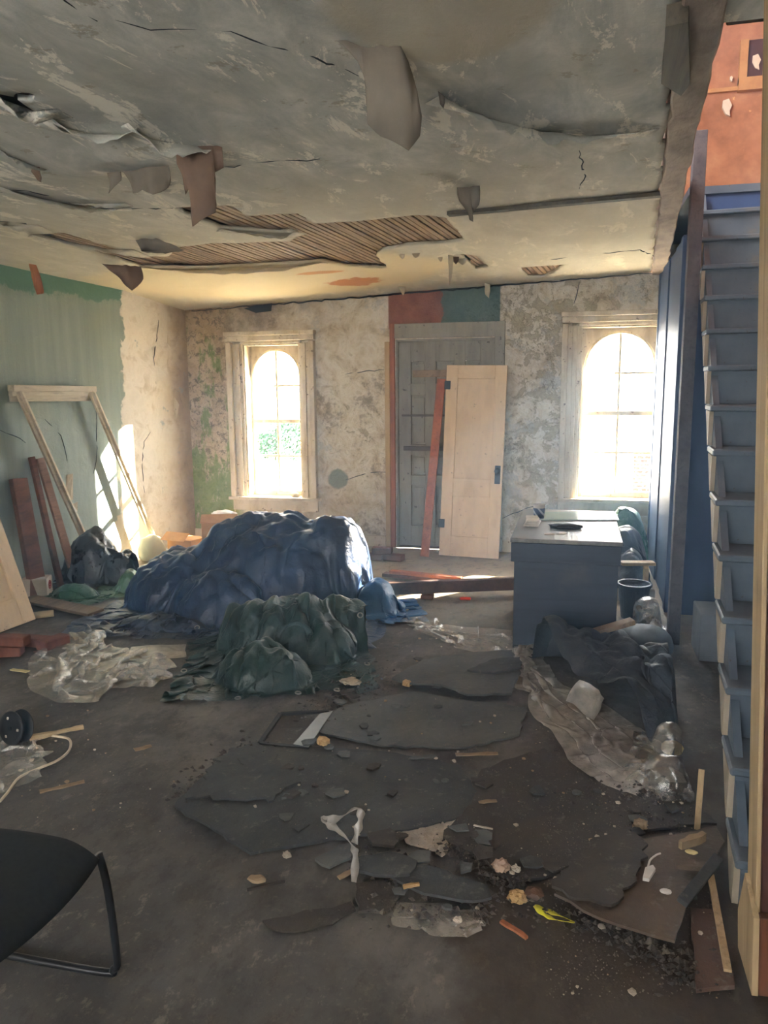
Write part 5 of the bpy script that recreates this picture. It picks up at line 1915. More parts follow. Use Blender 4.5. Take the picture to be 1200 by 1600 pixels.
for k, (x, y) in enumerate(((628, 398), (688, 402), (712, 402), (722, 404), (650, 396))):
    r_ = random.Random(90 + k)
    w_, h_ = r_.uniform(3, 9), r_.uniform(6, 15)
    flap([(x - w_, y), (x + w_, y - 1), (x + w_ * 0.7, y + h_ * 0.5), (x + w_ * r_.uniform(-0.5, 0.5), y + h_), (x - w_ * 0.8, y + h_ * r_.uniform(0.3, 0.7))], cdepth(x, y), (M_PAPERL, M_PAPERB)[k == 2], 0.015, seed=20 + k)
flap([(684, 142), (694, 148), (692, 168), (686, 160)], cdepth(688, 142), M_PAPER, 0.02, seed=13)


def lip(px_pts, drop, m=None, seed=0, name='paper_lip'):
    """torn edge of the ceiling paper drooping along a crack"""
    pts = [onc(x, y) for x, y in px_pts]
    pts = smooth_path(pts, 6)
    n = len(pts)
    vs, fs = [], []
    rg = random.Random(seed)
    for i, p_ in enumerate(pts):
        a, b = pts[max(i - 1, 0)], pts[min(i + 1, n - 1)]
        d = (b - a)
        s = Vector((-d.y, d.x, 0)).normalized()
        if s.y > 0:
            s = -s          # the flap hinges on the far side and droops towards the viewer
        t = math.sin(math.pi * i / (n - 1))
        dr_ = drop * t * rg.uniform(0.75, 1.15)
        z = zc(p_.x, p_.y) - 0.001
        for k, (ou, oz) in enumerate(((-0.10, 0.004), (-0.05, 0.25), (0.0, 1.0))):
            q = p_ - s * 0.0 + s * ou
            vs.append((q.x, q.y, z - 0.003 - dr_ * oz))
        if i:
            for k in range(2):
                a0 = 3 * (i - 1) + k
                fs.append((a0, a0 + 1, a0 + 4, a0 + 3))
    o = link(name, pydata(name, vs, fs, True), m or M_CE, ce)
    md = o.modifiers.new('thickness', 'SOLIDIFY')
    md.thickness = 0.003
    return o


lip([(690, 146), (740, 158), (800, 176), (870, 192), (940, 199), (1030, 199)], 0.075, seed=1)
lip([(0, 150), (40, 166), (78, 186)], 0.05, seed=2)
lip([(78, 186), (122, 200)], 0.03, seed=3)
lip([(200, 190), (250, 204), (300, 212), (342, 224)], 0.09, seed=4)
lip([(80, 182), (150, 196), (215, 196)], 0.06, seed=14)
lip([(0, 232), (40, 240), (95, 262)], 0.05, seed=15)
lip([(0, 290), (60, 300), (140, 318), (205, 322)], 0.05, seed=16)
lip([(0, 348), (30, 350), (60, 364)], 0.04, seed=17)
lip([(55, 248), (100, 252), (142, 262)], 0.03, seed=5)
lip([(50, 365), (110, 372), (170, 384), (218, 402)], 0.05, seed=6)
lip([(215, 416), (330, 418), (430, 414), (505, 408)], 0.06, M_CE, seed=7)
lip([(110, 315), (150, 312), (190, 326)], 0.03, seed=8)
lip([(345, 356), (400, 361), (440, 366), (460, 361)], 0.03, seed=9)


def crack(px_pts, w=0.006, where=onc, name='crack', par=None, off=(0, 0, -0.004), seed=0):
    """open crack: a thin dark recess line with raised lips would be finer than a pixel, so one dark sliver"""
    pts = [where(x, y) for x, y in px_pts]
    rg = random.Random(seed)
    out = [pts[0]]
    for a, b in zip(pts, pts[1:]):
        k = max(1, int((b - a).length / 0.05))
        for j in range(1, k + 1):
            out.append(a.lerp(b, j / k) + Vector((rg.uniform(-1, 1), rg.uniform(-1, 1), rg.uniform(-1, 1))) * (0.008 if j < k else 0))
    bm = bmesh.new()
    n = len(out)
    tube_bm(bm, [p_ + Vector(off) for p_ in out], [w * (0.35 + 0.65 * math.sin(math.pi * (i + 0.5) / n)) for i in range(n)], 5)
    return link(name, bm_mesh(name, bm), M_BLACK, par or ce)


def oncz(x, y):
    p_ = onc(x, y)
    p_.z += 0.003
    return p_


for s, pl in enumerate(([(180, 30), (235, 46), (300, 44), (360, 47), (420, 70), (490, 88), (560, 118)], [(100, 0), (152, 32)], [(345, 260), (420, 252), (500, 248)], [(60, 214), (110, 220), (190, 244)],
                        [(0, 300), (40, 296), (100, 310)], [(0, 346), (40, 349), (60, 360)], [(130, 326), (200, 326), (270, 325)], [(905, 295), (915, 275), (905, 235)], [(940, 395), (1000, 390), (1027, 402)],
                        [(860, 405), (900, 400)], [(400, 440), (440, 468)])):
    crack(pl, 0.0035, oncz, seed=s)
# wall cracks
bw = lambda x, y: ony(x, y, YB - 0.001)
for s, pl in enumerate(([(905, 440), (900, 465), (893, 490)], [(885, 530), (884, 600), (880, 700), (878, 775)], [(540, 750), (565, 742), (585, 738), (603, 738)], [(785, 810), (810, 800), (830, 792), (850, 788)],
                        [(540, 585), (570, 580), (600, 578)], [(488, 552), (490, 620)])):
    crack(pl, 0.0045, bw, 'crack', wb, (0, 0, 0), 30 + s)
lwf = lambda x, y: onl(x, y, 0.001)
for s, pl in enumerate(([(70, 655), (95, 680), (105, 720)], [(0, 672), (20, 680), (40, 692)], [(150, 640), (152, 700), (146, 740)], [(235, 675), (225, 690), (222, 730), (226, 770)], [(248, 500), (240, 560), (244, 600)])):
    crack(pl, 0.004, lwf, 'crack', wl, (0, 0, 0), 50 + s)
# loose paint curls on the left wall
for s, (pts, dx) in enumerate((([(187, 702), (201, 701), (196, 718), (191, 724), (186, 716)], 0.02), ([(104, 742), (112, 740), (114, 780), (108, 786), (103, 762)], 0.012), ([(112, 788), (119, 784), (121, 798), (115, 805)], 0.015), ([(262, 520), (266, 540), (261, 536)], 0.01), ([(272, 620), (278, 632), (276, 654), (270, 640)], 0.012))):
    bm = bmesh.new()
    q = [onl(x, y) for x, y in pts]
    a = [bm.verts.new(v + Vector((0.0015 + dx * (i % 2), 0, 0))) for i, v in enumerate(q)]
    bm.faces.new(a)
    o = link('paint_curl', bm_mesh('paint_curl', bm), M_TRIM if s else M_OCH, wl)
    md = o.modifiers.new('thickness', 'SOLIDIFY')
    md.thickness = 0.002
    md.offset = 1
# dark gap and batten across the ceiling towards the stairs
a, b = onc(700, 331), onc(1033, 300)
o = bar('batten', Vector((a.x, a.y, zc(a.x, a.y) - 0.013)), Vector((b.x, b.y, zc(b.x, b.y) - 0.013)), 0.055, 0.022, wood('grey_dark_board', (104, 96, 82), (60, 54, 46), 1), ce)
a2, b2 = onc(706, 338), onc(1032, 307)
bar('batten_lip', Vector((a2.x, a2.y, zc(a2.x, a2.y) - 0.006)), Vector((b2.x, b2.y, zc(b2.x, b2.y) - 0.006)), 0.05, 0.010, M_CE, ce)
# rough dark line where ceiling meets back wall
crack([(300, 488), (400, 478), (480, 470), (600, 459), (780, 444), (900, 438), (1024, 428)], 0.009, lambda x, y: Vector((ony(x, y, YB).x, YB - 0.004, zc(ony(x, y, YB).x, YB) - 0.012)), 'edge_gap', ce, (0, 0, 0), 77)
bm = bmesh.new()
q = [Vector((ony(x, y, YB).x, YB - 0.012, ony(x, y, YB).z)) for x, y in ((382, 482), (425, 474), (424, 486), (400, 489))]
prism_bm(bm, q, (0, 0.014, 0))
link('dark_hole', bm_mesh('dark_hole', bm), M_BLACK, wb)

# rounded end of film standing up off the long plastic sheet
o = flap([(884, 1102), (894, 1080), (906, 1064), (922, 1068), (936, 1080), (944, 1098), (938, 1116), (928, 1130), (912, 1124), (896, 1110)], onz(905, 1150, 0).y, M_FILMD, 0.05, 'plastic_flap', 31, 0.03, False)
tag(o, 'upright rounded flap of dirty plastic above the long sheet', 'plastic scrap')


# ------------------------------------------------------------------ torn flooring, boards and small debris
def slab(name, px, z, t, m, label, cat, amp=0.010, step=0.045, seed=0, tilt=(0, 0), group=None, skirt=0.0):
    base = [onz(x, y, z) for x, y in px]
    c = sum(base, Vector()) / len(base)
    pts = jagged([Vector((p_.x, p_.y, 0)) for p_ in base], step, amp, seed)
    bm = bmesh.new()
    prism_bm(bm, [(p_.x - c.x, p_.y - c.y, 0) for p_ in pts], (0, 0, t))
    lo = min(v.co.x * tilt[0] + v.co.y * tilt[1] for v in bm.verts)
    for v in bm.verts:
        v.co.z += v.co.x * tilt[0] + v.co.y * tilt[1] - lo
    o = link(name, bm_mesh(name, bm), m)
    o.location = (c.x, c.y, z)
    tag(o, label, cat, group)
    return o


def mat_lino(name, a, b, rough=0.7, sp=(126, 122, 114)):
    g = G(name)
    n = g.noise(3.5, 8, 0.68)
    f = g.noise(24, 6, 0.72)
    c = g.ramp(n, [(0.3, lin(a)), (0.65, lin(b))])
    c = g.mix(g.math('MULTIPLY', g.step(f, 0.56, 0.7), 0.5), c, lin(sp))
    c = g.mix(g.math('MULTIPLY', g.step(g.noise(7, 7, 0.7), 0.52, 0.7), 0.5), c, lin(tuple(v * 0.6 for v in a)))
    g.bump(g.math('ADD', f, n), 0.6, 0.01)
    return g.done(c, rough, 0.3)


M_LIN = mat_lino('black_flooring_sheet', (40, 42, 43), (76, 77, 75))
M_LIN2 = mat_lino('grey_flooring_sheet', (60, 64, 65), (100, 102, 98), 0.6)
M_LIN3 = mat_lino('brown_black_flooring', (46, 40, 34), (72, 64, 54))
M_PLY = mat_lino('worn_hardboard', (74, 60, 48), (104, 88, 72), 0.65)
M_PLY2 = mat_lino('red_brown_board_face', (76, 54, 44), (100, 76, 62), 0.7)

slab('flooring_sheet', [(272, 1262), (300, 1232), (330, 1205), (345, 1185), (395, 1163), (450, 1168), (520, 1172), (620, 1180), (720, 1200), (745, 1240), (720, 1280), (640, 1300), (560, 1308), (475, 1322), (392, 1337)], 0.004, 0.012, M_LIN, 'large black flooring sheet with a straight front edge in mid floor', 'flooring', 0.008, seed=1)
slab('flooring_sheet', [(330, 1200), (360, 1172), (410, 1168), (440, 1200), (470, 1225), (420, 1255), (350, 1250), (290, 1250)], 0.0165, 0.008, M_LIN, 'crumbled black layer on the left corner of the large flooring sheet', 'flooring', 0.03, 0.03, seed=2, tilt=(0.0, 0.01))
slab('flooring_sheet', [(612, 1066), (660, 1035), (735, 1022), (800, 1018), (814, 1055), (800, 1090), (730, 1092), (690, 1076), (640, 1074)], 0.014, 0.012, M_LIN2, 'grey flooring sheet with curled front edge left of the plastic sheet', 'flooring', 0.01, seed=3, tilt=(0.0, -0.02))
slab('flooring_sheet', [(480, 1142), (530, 1108), (640, 1082), (745, 1098), (822, 1108), (812, 1150), (730, 1170), (600, 1168)], 0.002, 0.010, M_LIN2, 'wide grey flooring sheet behind the large black one', 'flooring', 0.012, seed=4)
slab('flooring_sheet', [(730, 1050), (770, 1032), (812, 1030), (815, 1048), (772, 1056)], 0.034, 0.012, M_LIN, 'small folded dark piece on the grey curled sheet', 'flooring', 0.008, 0.03, seed=5, tilt=(0.03, -0.03))
slab('flooring_sheet', [(752, 1205), (850, 1172), (935, 1230), (1010, 1250), (990, 1290), (868, 1368), (800, 1384), (762, 1350), (692, 1312)], 0.003, 0.011, M_LIN3, 'broad brown black flooring sheet in front of the long plastic sheet', 'flooring', 0.012, seed=6)
slab('flooring_sheet', [(556, 1345), (610, 1335), (652, 1350), (640, 1372), (600, 1374), (556, 1366)], 0.022, 0.012, M_LIN, 'black flooring piece with dark gap below it beside the white strap', 'flooring', 0.008, 0.03, seed=7, tilt=(0.0, -0.04))
slab('flooring_sheet', [(640, 1352), (700, 1366), (762, 1392), (768, 1410), (720, 1414), (650, 1396), (610, 1372)], 0.016, 0.010, M_LIN, 'pointed black flooring piece between the tan bag and the clear scrap', 'flooring', 0.010, 0.03, seed=8, tilt=(0.02, -0.03))
slab('flooring_sheet', [(556, 1384), (600, 1380), (628, 1400), (612, 1424), (560, 1428)], 0.004, 0.010, M_LIN3, 'dark square flooring piece behind the clear bag scrap', 'flooring', 0.010, 0.03, seed=9)
slab('flooring_sheet', [(574, 1306), (610, 1298), (632, 1310), (616, 1326), (582, 1322)], 0.010, 0.012, M_LIN3, 'rounded brown flooring fragment left of the tan plastic bag', 'flooring', 0.008, 0.03, seed=10)
slab('flooring_sheet', [(492, 1346), (530, 1326), (556, 1322), (548, 1344), (515, 1358)], 0.010, 0.010, M_LIN2, 'curved grey flooring strip left of the white strap', 'flooring', 0.008, 0.03, seed=11, tilt=(0.0, 0.04))
slab('flooring_sheet', [(410, 1440), (520, 1420), (548, 1410), (556, 1424), (520, 1446), (440, 1458)], 0.001, 0.005, M_LIN3, 'thin dark flooring scrap at the front left of the broken area', 'flooring', 0.012, 0.04, seed=12)
slab('hardboard_sheet', [(866, 1400), (905, 1386), (1000, 1318), (1118, 1296), (1132, 1322), (1076, 1404), (1054, 1478), (938, 1440)], 0.028, 0.010, M_PLY, 'worn brown hardboard sheet lying tilted near the stair foot', 'board', 0.006, seed=13, tilt=(0.02, -0.01))
slab('flooring_sheet', [(862, 1388), (896, 1344), (930, 1312), (975, 1300), (1004, 1316), (1012, 1344), (985, 1390), (955, 1420), (900, 1408)], 0.052, 0.010, M_LIN3, 'ragged dark layer lying on top of the brown hardboard', 'flooring', 0.016, 0.03, seed=14, tilt=(0.02, -0.01))
slab('narrow_board', [(1078, 1424), (1122, 1428), (1148, 1546), (1088, 1552)], 0.003, 0.014, M_PLY2, 'narrow red brown board on the floor at the stair foot', 'board', 0.004, seed=15)
slab('board_ledge', [(1054, 1347), (1102, 1350), (1104, 1362), (1056, 1358)], 0.072, 0.016, M_PLY, 'small raised strip on the brown hardboard', 'strip', 0.003, seed=16)
a, b = onz(1066, 1410, 0.09), onz(1122, 1340, 0.10)
o = bar('black_trim_strip', a, b, 0.035, 0.02, M_LIN, up=Vector((0.4, 0, 1)))
tag(o, 'black rubber trim strip propped across the corner of the hardboard', 'strip')
slab('muddy_board', [(880, 1256), (960, 1240), (1085, 1262), (1120, 1290), (1010, 1300), (930, 1300)], 0.003, 0.010, M_LIN3, 'muddy board behind the brown hardboard below the plastic end', 'board', 0.014, seed=17)
# dark glazed frame corner beside the green tarp
fr = empty('broken_picture', onz(450, 1140, 0))
tag(fr, 'broken black picture frame with glass shard before the green tarp', 'frame')
FO = fr.location.copy()
c4 = [onz(*p_, 0.012) for p_ in ((406, 1162), (438, 1116), (514, 1112), (484, 1170))]
M_FRB = surf('black_lacquer', [(0.3, (20, 21, 22)), (0.7, (32, 33, 34))], 9, rough=0.6, spec=0.3)
for i, j in ((0, 1), (1, 2), (3, 0)):
    bar('frame_bar', c4[i] - FO, c4[j] - FO, 0.024, 0.018, M_FRB, fr)
bm = bmesh.new()
prism_bm(bm, [v - FO - Vector((0, 0, 0.008)) for v in c4], (0, 0, 0.004))
link('backing', bm_mesh('backing', bm), M_LIN3, fr)
bm = bmesh.new()
prism_bm(bm, [onz(*p_, 0.02) - FO for p_ in ((458, 1164), (500, 1116), (520, 1112), (482, 1168))], (0, 0, 0.004))
link('glass_shard', bm_mesh('glass_shard', bm), surf('dusty_glass', [(0.3, (70, 76, 78)), (0.7, (96, 102, 102))], 6, rough=0.4, spec=0.6, bump=0), fr)

# individual bits that can be told apart
M_FOAM = surf('orange_foam', [(0.3, (168, 132, 84)), (0.7, (196, 164, 116))], 14, rough=0.95, bump=0.6, bdist=0.01)
M_CHIPW = surf('pale_wood_chip', [(0.3, (132, 112, 86)), (0.7, (168, 146, 116))], 12, rough=0.85)
M_PLAST = surf('plaster_chunk', [(0.3, (172, 162, 144)), (0.7, (204, 196, 180))], 12, rough=0.95, bump=0.5, bdist=0.006)
for px, py, r, m, lab in ((505, 1168, 0.034, M_FOAM, 'orange foam lump beside the broken black frame'), (636, 1076, 0.030, M_FOAM, 'orange foam lump on the grey curled flooring sheet'), (808, 1408, 0.033, M_FOAM, 'orange foam lump behind the yellow strap'),
                          (783, 1366, 0.034, surf('pinkish_stone', [(0.3, (146, 122, 104)), (0.7, (176, 150, 130))], 9), 'pinkish stone on the front edge of the broad brown sheet'), (806, 1368, 0.018, M_PLAST, 'white pebble beside the pinkish stone'),
                          (548, 1072, 0.055, surf('pale_plaster_slab', [(0.3, (150, 138, 118)), (0.7, (184, 172, 150))], 8), 'flat pale plaster slab right of the green tarp'), (448, 1340, 0.018, M_PLAST, 'cream plaster lump before the large flooring sheet'),
                          (715, 1442, 0.016, M_PLAST, 'white plaster crumb in front of the clear bag scrap'), (1000, 1300, 0.03, M_CHIPW, 'yellowish plaster lump behind the brown hardboard')):
    p_ = onz(px, py, 0.0)
    r *= 0.8 if r < 0.05 else 1
    o = crumple('lump', r * 1.15, r * 0.9, r * (0.3 if r > 0.05 else 0.95), (p_.x, p_.y, 0.018 if 1180 > py > 1060 or 1200 < py < 1380 and px > 700 else 0.003), m, px, 3, 0.75)
    tag(o, lab, 'lump')
bits = [((712, 1180), (778, 1178), 0.035, 0.006, M_CHIPW, 'tan wood sliver on the floor in front of the grey sheet', 0.02), ((640, 1186), (680, 1182), 0.03, 0.006, M_LIN2, 'dark flooring sliver left of the tan wood sliver', 0.02),
        ((386, 1392), (445, 1378), 0.012, 0.008, M_LIN3, 'dark stick under the tan wood chip on the left', 0.004), ((783, 1441), (824, 1467), 0.02, 0.008, wood('orange_bare_wood', (186, 120, 80), (146, 84, 52), 2, 8), 'reddish splinter in front of the broken flooring', 0.004),
        ((62, 1238), (132, 1222), 0.03, 0.006, M_CHIPW, 'tan plank splinter on the floor at the left', 0.004), ((210, 1172), (236, 1165), 0.05, 0.004, M_CHIPW, 'flat tan chip left of the broken frame', 0.004), ((748, 1254), (776, 1252), 0.025, 0.005, M_CHIPW, 'small tan chip behind the broad brown sheet', 0.02),
        ((528, 1372), (552, 1362), 0.03, 0.005, M_CHIPW, 'curled tan chip at the foot of the white strap', 0.004), ((1062, 1326), (1100, 1312), 0.035, 0.03, M_CHIPW, 'tan foam block on the brown hardboard by the stairs', 0.075), ((18, 1046), (44, 1050), 0.05, 0.004, surf('yellow_paper', [(0.3, (186, 170, 110)), (0.7, (208, 194, 138))], 9), 'yellowish paper scrap on the floor below the bricks', 0.003),
        ((630, 1388), (655, 1384), 0.014, 0.012, M_FOAM, 'orange stub behind the clear bag scrap', 0.03), ((740, 1290), (770, 1296), 0.012, 0.004, M_PLAST, 'thin pale shaving right of the tan plastic bag', 0.016)]
for a, b, w, t, m, lab, z in bits:
    p_, q = onz(*a, z), onz(*b, z)
    d = (q - p_)
    s = Vector((-d.y, d.x, 0)).normalized() * w / 2
    rg = random.Random(int(a[0]))
    pts = []
    for k in range(5):
        pts.append(p_ + d * k / 4 - s * rg.uniform(0.5, 1))
    for k in range(4, -1, -1):
        pts.append(p_ + d * k / 4 + s * rg.uniform(0.3, 1))
    bm = bmesh.new()
    c = (p_ + q) / 2
    prism_bm(bm, [v - c for v in pts], (0, 0, t))
    o = link('chip', bm_mesh('chip', bm), m)
    o.location = c
    tag(o, lab, 'chip')
p_ = onz(402, 1378, 0.008)
o = crumple('wood_chip', 0.035, 0.022, 0.012, (p_.x, p_.y, 0.012), M_CHIPW, 77, 2, 0.5)
tag(o, 'tan wood chip resting on the dark stick at the left', 'chip')
# yellow strap
q = [onz(*v, 0.03) for v in ((835, 1410), (850, 1428), (870, 1436), (896, 1434), (880, 1422), (855, 1414), (836, 1412))]
for i, v in enumerate(q):
    v.z = 0.018 + 0.012 * math.sin(i * 1.1)
ribbon('yellow_strap', q, 0.018, surf('yellow_plastic', [(0.3, (196, 190, 40)), (0.7, (222, 216, 62))], 9, rough=0.4, bump=0), 'bright yellow plastic strap by the broken flooring', 'strap', up=Vector((0, 0, 1)))
p_ = onz(835, 1398, 0.02)
o = crumple('brown_leaf', 0.03, 0.025, 0.02, (p_.x, p_.y, 0.016), M_PLY2, 9, 2, 0.6)
tag(o, 'brown curled scrap right of the orange foam lump', 'scrap')
# white scrap with string on the hardboard
zb_ = 0.066
q = [onz(*v, zb_) for v in ((1004, 1376), (1008, 1360), (1020, 1356), (1024, 1362), (1014, 1378))]
bm = bmesh.new()
c = sum(q, Vector()) / len(q)
prism_bm(bm, [v - c for v in q], (0, 0, 0.012))
ws = link('white_scrap', bm_mesh('white_scrap', bm), M_CUP)
ws.location = c
tag(ws, 'white plastic scrap trailing a string on the ragged layer', 'scrap')
qs = [onz(*v, zb_) - c + Vector((0, 0, 0.006)) for v in ((1012, 1358), (1016, 1346), (1026, 1338), (1032, 1336))]
tube('string', smooth_path(qs, 5), 0.0035, M_CUP, ws, 6)
q2 = onz(1040, 1392, zb_)
o = crumple('plastic_stub', 0.02, 0.012, 0.008, (q2.x, q2.y, 0.06), M_CUP, 12, 2, 0.3)
tag(o, 'small white plastic stub on the bare part of the hardboard', 'stub')
o = crumple('yellow_shell', 0.022, 0.012, 0.007, (*onz(1080, 1336, 0.07).xy, 0.078), surf('yellow_paper', [(0.3, (186, 170, 110)), (0.7, (208, 194, 138))], 9), 14, 2, 0.3)
tag(o, 'pale yellow sliver behind the raised strip on the hardboard', 'sliver')

# spool, cord and tube at the left edge
sp = empty('cable_spool', (0, 0, 0))
tag(sp, 'black plastic spool lying on its side at the left edge', 'spool')
pc = onz(22, 1166, 0.0)
sp.location = (pc.x - 0.02, pc.y + 0.02, 0.082)
sp.rotation_euler = (math.radians(78), 0, math.radians(-12))
M_SPL = surf('black_plastic', [(0.3, (22, 23, 24)), (0.7, (36, 36, 37))], 10, rough=0.45, bump=0)
bm = bmesh.new()
lathe_bm(bm, [(0.012, 0.0), (0.08, 0.0), (0.082, 0.004), (0.08, 0.008), (0.06, 0.006), (0.03, 0.012), (0.012, 0.012)], 32)
link('flange', bm_mesh('flange', bm, True), M_SPL, sp)
bm = bmesh.new()
lathe_bm(bm, [(0.012, -0.06), (0.08, -0.06), (0.082, -0.056), (0.08, -0.052), (0.012, -0.052)], 32)
link('flange', bm_mesh('flange', bm, True), M_SPL, sp)
bm = bmesh.new()
lathe_bm(bm, [(0.035, -0.052), (0.035, 0.0)], 24)
link('core', bm_mesh('core', bm, True), M_SPL, sp)
for k in range(3):
    a = k * 2.094
    bm = bmesh.new()
    add_box(bm, (0.05 * math.cos(a), 0.05 * math.sin(a), 0.008), (0.012, 0.012, 0.008), 0.002)
    link('lug', bm_mesh('lug', bm), M_PLAST, sp)
q = [onz(*v, 0.008) for v in ((58, 1170), (52, 1155), (62, 1147), (85, 1150), (108, 1155), (108, 1172), (90, 1188), (62, 1200), (30, 1215), (12, 1238), (0, 1252))]
o = tube('electric_cable', smooth_path(q, 6), 0.006, M_TRIM, None, 8)
tag(o, 'dirty white cord looping out from the clear plastic heap', 'cord')
a, b = onz(46, 1152, 0.02), onz(130, 1134, 0.02)
bm = bmesh.new()
pts = [a.lerp(b, t) for t in np.linspace(0, 1, 9)]
tube_bm(bm, pts, [0.022, 0.026, 0.023, 0.018, 0.014, 0.015, 0.013, 0.016, 0.018], 8)
for v in bm.verts:
    v.co.z = max(0.004, v.co.z * 0.7 + 0.006 * fbm(v.co.x * 20, v.co.y * 20, 3))
o = link('rolled_paper', bm_mesh('rolled_paper', bm), surf('tan_cardboard', [(0.3, (170, 150, 116)), (0.7, (196, 178, 142))], 8))
tag(o, 'twisted roll of tan paper beside the white cord', 'paper roll')

# cream foam bag and cardboard bits behind the blue tarp
o = crumple('cream_foam_bag', 0.14, 0.12, 0.17, (-4.08, 6.75, 0.0), surf('cream_foam', [(0.3, (206, 196, 160)), (0.7, (226, 218, 188))], 6), 21, 3, 0.25, smooth=True)
tag(o, 'cream foam filled bag at the foot of the sunlit wall', 'bag')
M_CBD = surf('brown_cardboard', [(0.3, (176, 130, 84)), (0.7, (206, 162, 112))], 6)  # plain brown cardboard
for k, (x, y, z, s, rz, lab) in enumerate(((-3.35, 6.85, 0, (0.36, 0.28, 0.42), 0.3, 'brown cardboard box behind the top of the blue tarp'), (-3.80, 6.95, 0, (0.30, 0.24, 0.20), -0.2, 'lower brown cardboard box between wall and blue tarp'))):
    bb_ = empty('cardboard_box', (x, y, z), rz)
    tag(bb_, lab, 'box', 'cardboard boxes behind the tarp')
    box('body', (-s[0] / 2, -s[1] / 2, 0), (s[0] / 2, s[1] / 2, s[2]), M_CBD, bb_, 0.005)
    bm = bmesh.new()
    add_box(bm, (0, -s[1] / 2 - 0.05, s[2] + 0.04), (s[0] * 0.96, 0.12, 0.005), 0, Matrix.Rotation(0.6, 3, 'X'))
    link('flap', bm_mesh('flap', bm), M_CBD, bb_)
o = crumple('white_cloth_lump', 0.14, 0.10, 0.06, (-3.02, 6.72, 0.502), surf('white_cloth', [(0.3, (216, 210, 200)), (0.7, (236, 230, 222))], 6), 8, 3, 0.4)
o.location = (-3.33, 6.85, 0.421)
tag(o, 'white cloth lump on the cardboard box behind the tarp', 'cloth')
o = crumple('white_stone', 0.05, 0.04, 0.035, (W1[1] - 0.10, YB + 0.02, W1[2] + 0.001), M_PLAST, 6, 3, 0.3, smooth=True)
tag(o, 'white lump on the sill of the left window', 'lump')

MARKS = [('the brown hardboard near the stairs', onz(1000, 1390)), ('the tan plastic bag', onz(665, 1295)), ('the clear bag scrap', onz(690, 1440)), ('the white strap loop', onz(535, 1330)), ('the left corner of the large black sheet', onz(350, 1240)),
         ('the broken picture frame', onz(460, 1140)), ('the grey curled flooring sheet', onz(710, 1060)), ('the long dirty plastic sheet', onz(930, 1190)), ('the yellow strap', onz(865, 1425)), ('the middle of the large black sheet', onz(560, 1240)),
         ('the broad brown sheet', onz(850, 1290)), ('the stair foot', onz(1110, 1480)), ('the white cable loop', onz(90, 1180)), ('the plastic left of the desk', onz(720, 985)), ('the chair', onz(200, 1400)), ('the tan wood sliver', onz(745, 1180))]


def near(p_):
    return min(MARKS, key=lambda m_: (m_[1] - p_).length)[0]


# shards of flooring strewn over the broken area
rg = random.Random(12)
area = [(520, 1010), (800, 1010), (830, 1060), (900, 1180), (1010, 1250), (1100, 1260), (1120, 1320), (1060, 1480), (960, 1470), (820, 1420), (700, 1430), (560, 1420), (540, 1330), (300, 1250), (400, 1160), (480, 1120)]
shards = []
for _k in range(5):
    n = rg.randint(5, 7)
    shards.append([(math.cos(2 * math.pi * i / n + rg.uniform(-0.3, 0.3)) * rg.uniform(0.5, 1), math.sin(2 * math.pi * i / n + rg.uniform(-0.3, 0.3)) * rg.uniform(0.35, 0.8)) for i in range(n)])
sm = []
for k, s in enumerate(shards):
    for m in (M_LIN, M_LIN3, M_LIN2):
        bm = bmesh.new()
        prism_bm(bm, [(x * 0.05, y * 0.05, 0) for x, y in s], (0, 0, 0.007))
        me = bm_mesh('flooring_shard', bm)
        me.materials.append(m)
        sm.append(me)
cnt = 0
while cnt < 70:
    x, y = rg.uniform(280, 1130), rg.uniform(1010, 1500)
    if not inpoly(x, y, area):
        continue
    p_ = onz(x, y, 0)
    if p_.x > 0.46:
        continue
    o = link('flooring_shard', rg.choice(sm))
    s = rg.uniform(0.35, 1.3)
    o.scale = (s, s, rg.uniform(0.6, 1.4))
    o.location = (p_.x, p_.y, 0.018 + rg.uniform(0, 0.006))
    o.rotation_euler = (rg.uniform(-0.08, 0.08), rg.uniform(-0.08, 0.08), rg.uniform(0, 6.28))
    cn = {M_LIN: 'black', M_LIN3: 'brown black', M_LIN2: 'grey'}[o.data.materials[0]]
    tag(o, ('larger ' if s > 0.85 else 'small ') + cn + ' flooring shard nearest ' + near(o.location), 'shard', 'flooring shards strewn over the broken area')
    cnt += 1
# plaster crumbs: the larger ones singly, the dust of them as one
cm = []
for k in range(6):
    bm = bmesh.new()
    bmesh.ops.create_icosphere(bm, subdivisions=1, radius=1.0)
    for v in bm.verts:
        v.co = Vector((v.co.x * rg.uniform(0.6, 1.2), v.co.y * rg.uniform(0.5, 1.1), v.co.z * rg.uniform(0.3, 0.7) + 0.4))
    me = bm_mesh('plaster_crumb', bm)
    me.materials.append((M_PLAST, M_CHIPW, M_PLAST)[k % 3])
    cm.append(me)


def scatter_pt():
    while True:
        t = rg.random()
        if t < 0.62:
            x, y = rg.uniform(300, 1140), rg.uniform(1000, 1520)
            if not inpoly(x, y, area):
                continue
        elif t < 0.80:
            x, y = rg.uniform(850, 1140), rg.uniform(1240, 1560)
        elif t < 0.9:
            x, y = rg.uniform(0, 300), rg.uniform(1100, 1300)
        else:
            x, y = rg.uniform(620, 800), rg.uniform(930, 1020)
        p_ = onz(x, y, 0)
        if p_.x < 0.48 and p_.y < 6:
            return p_


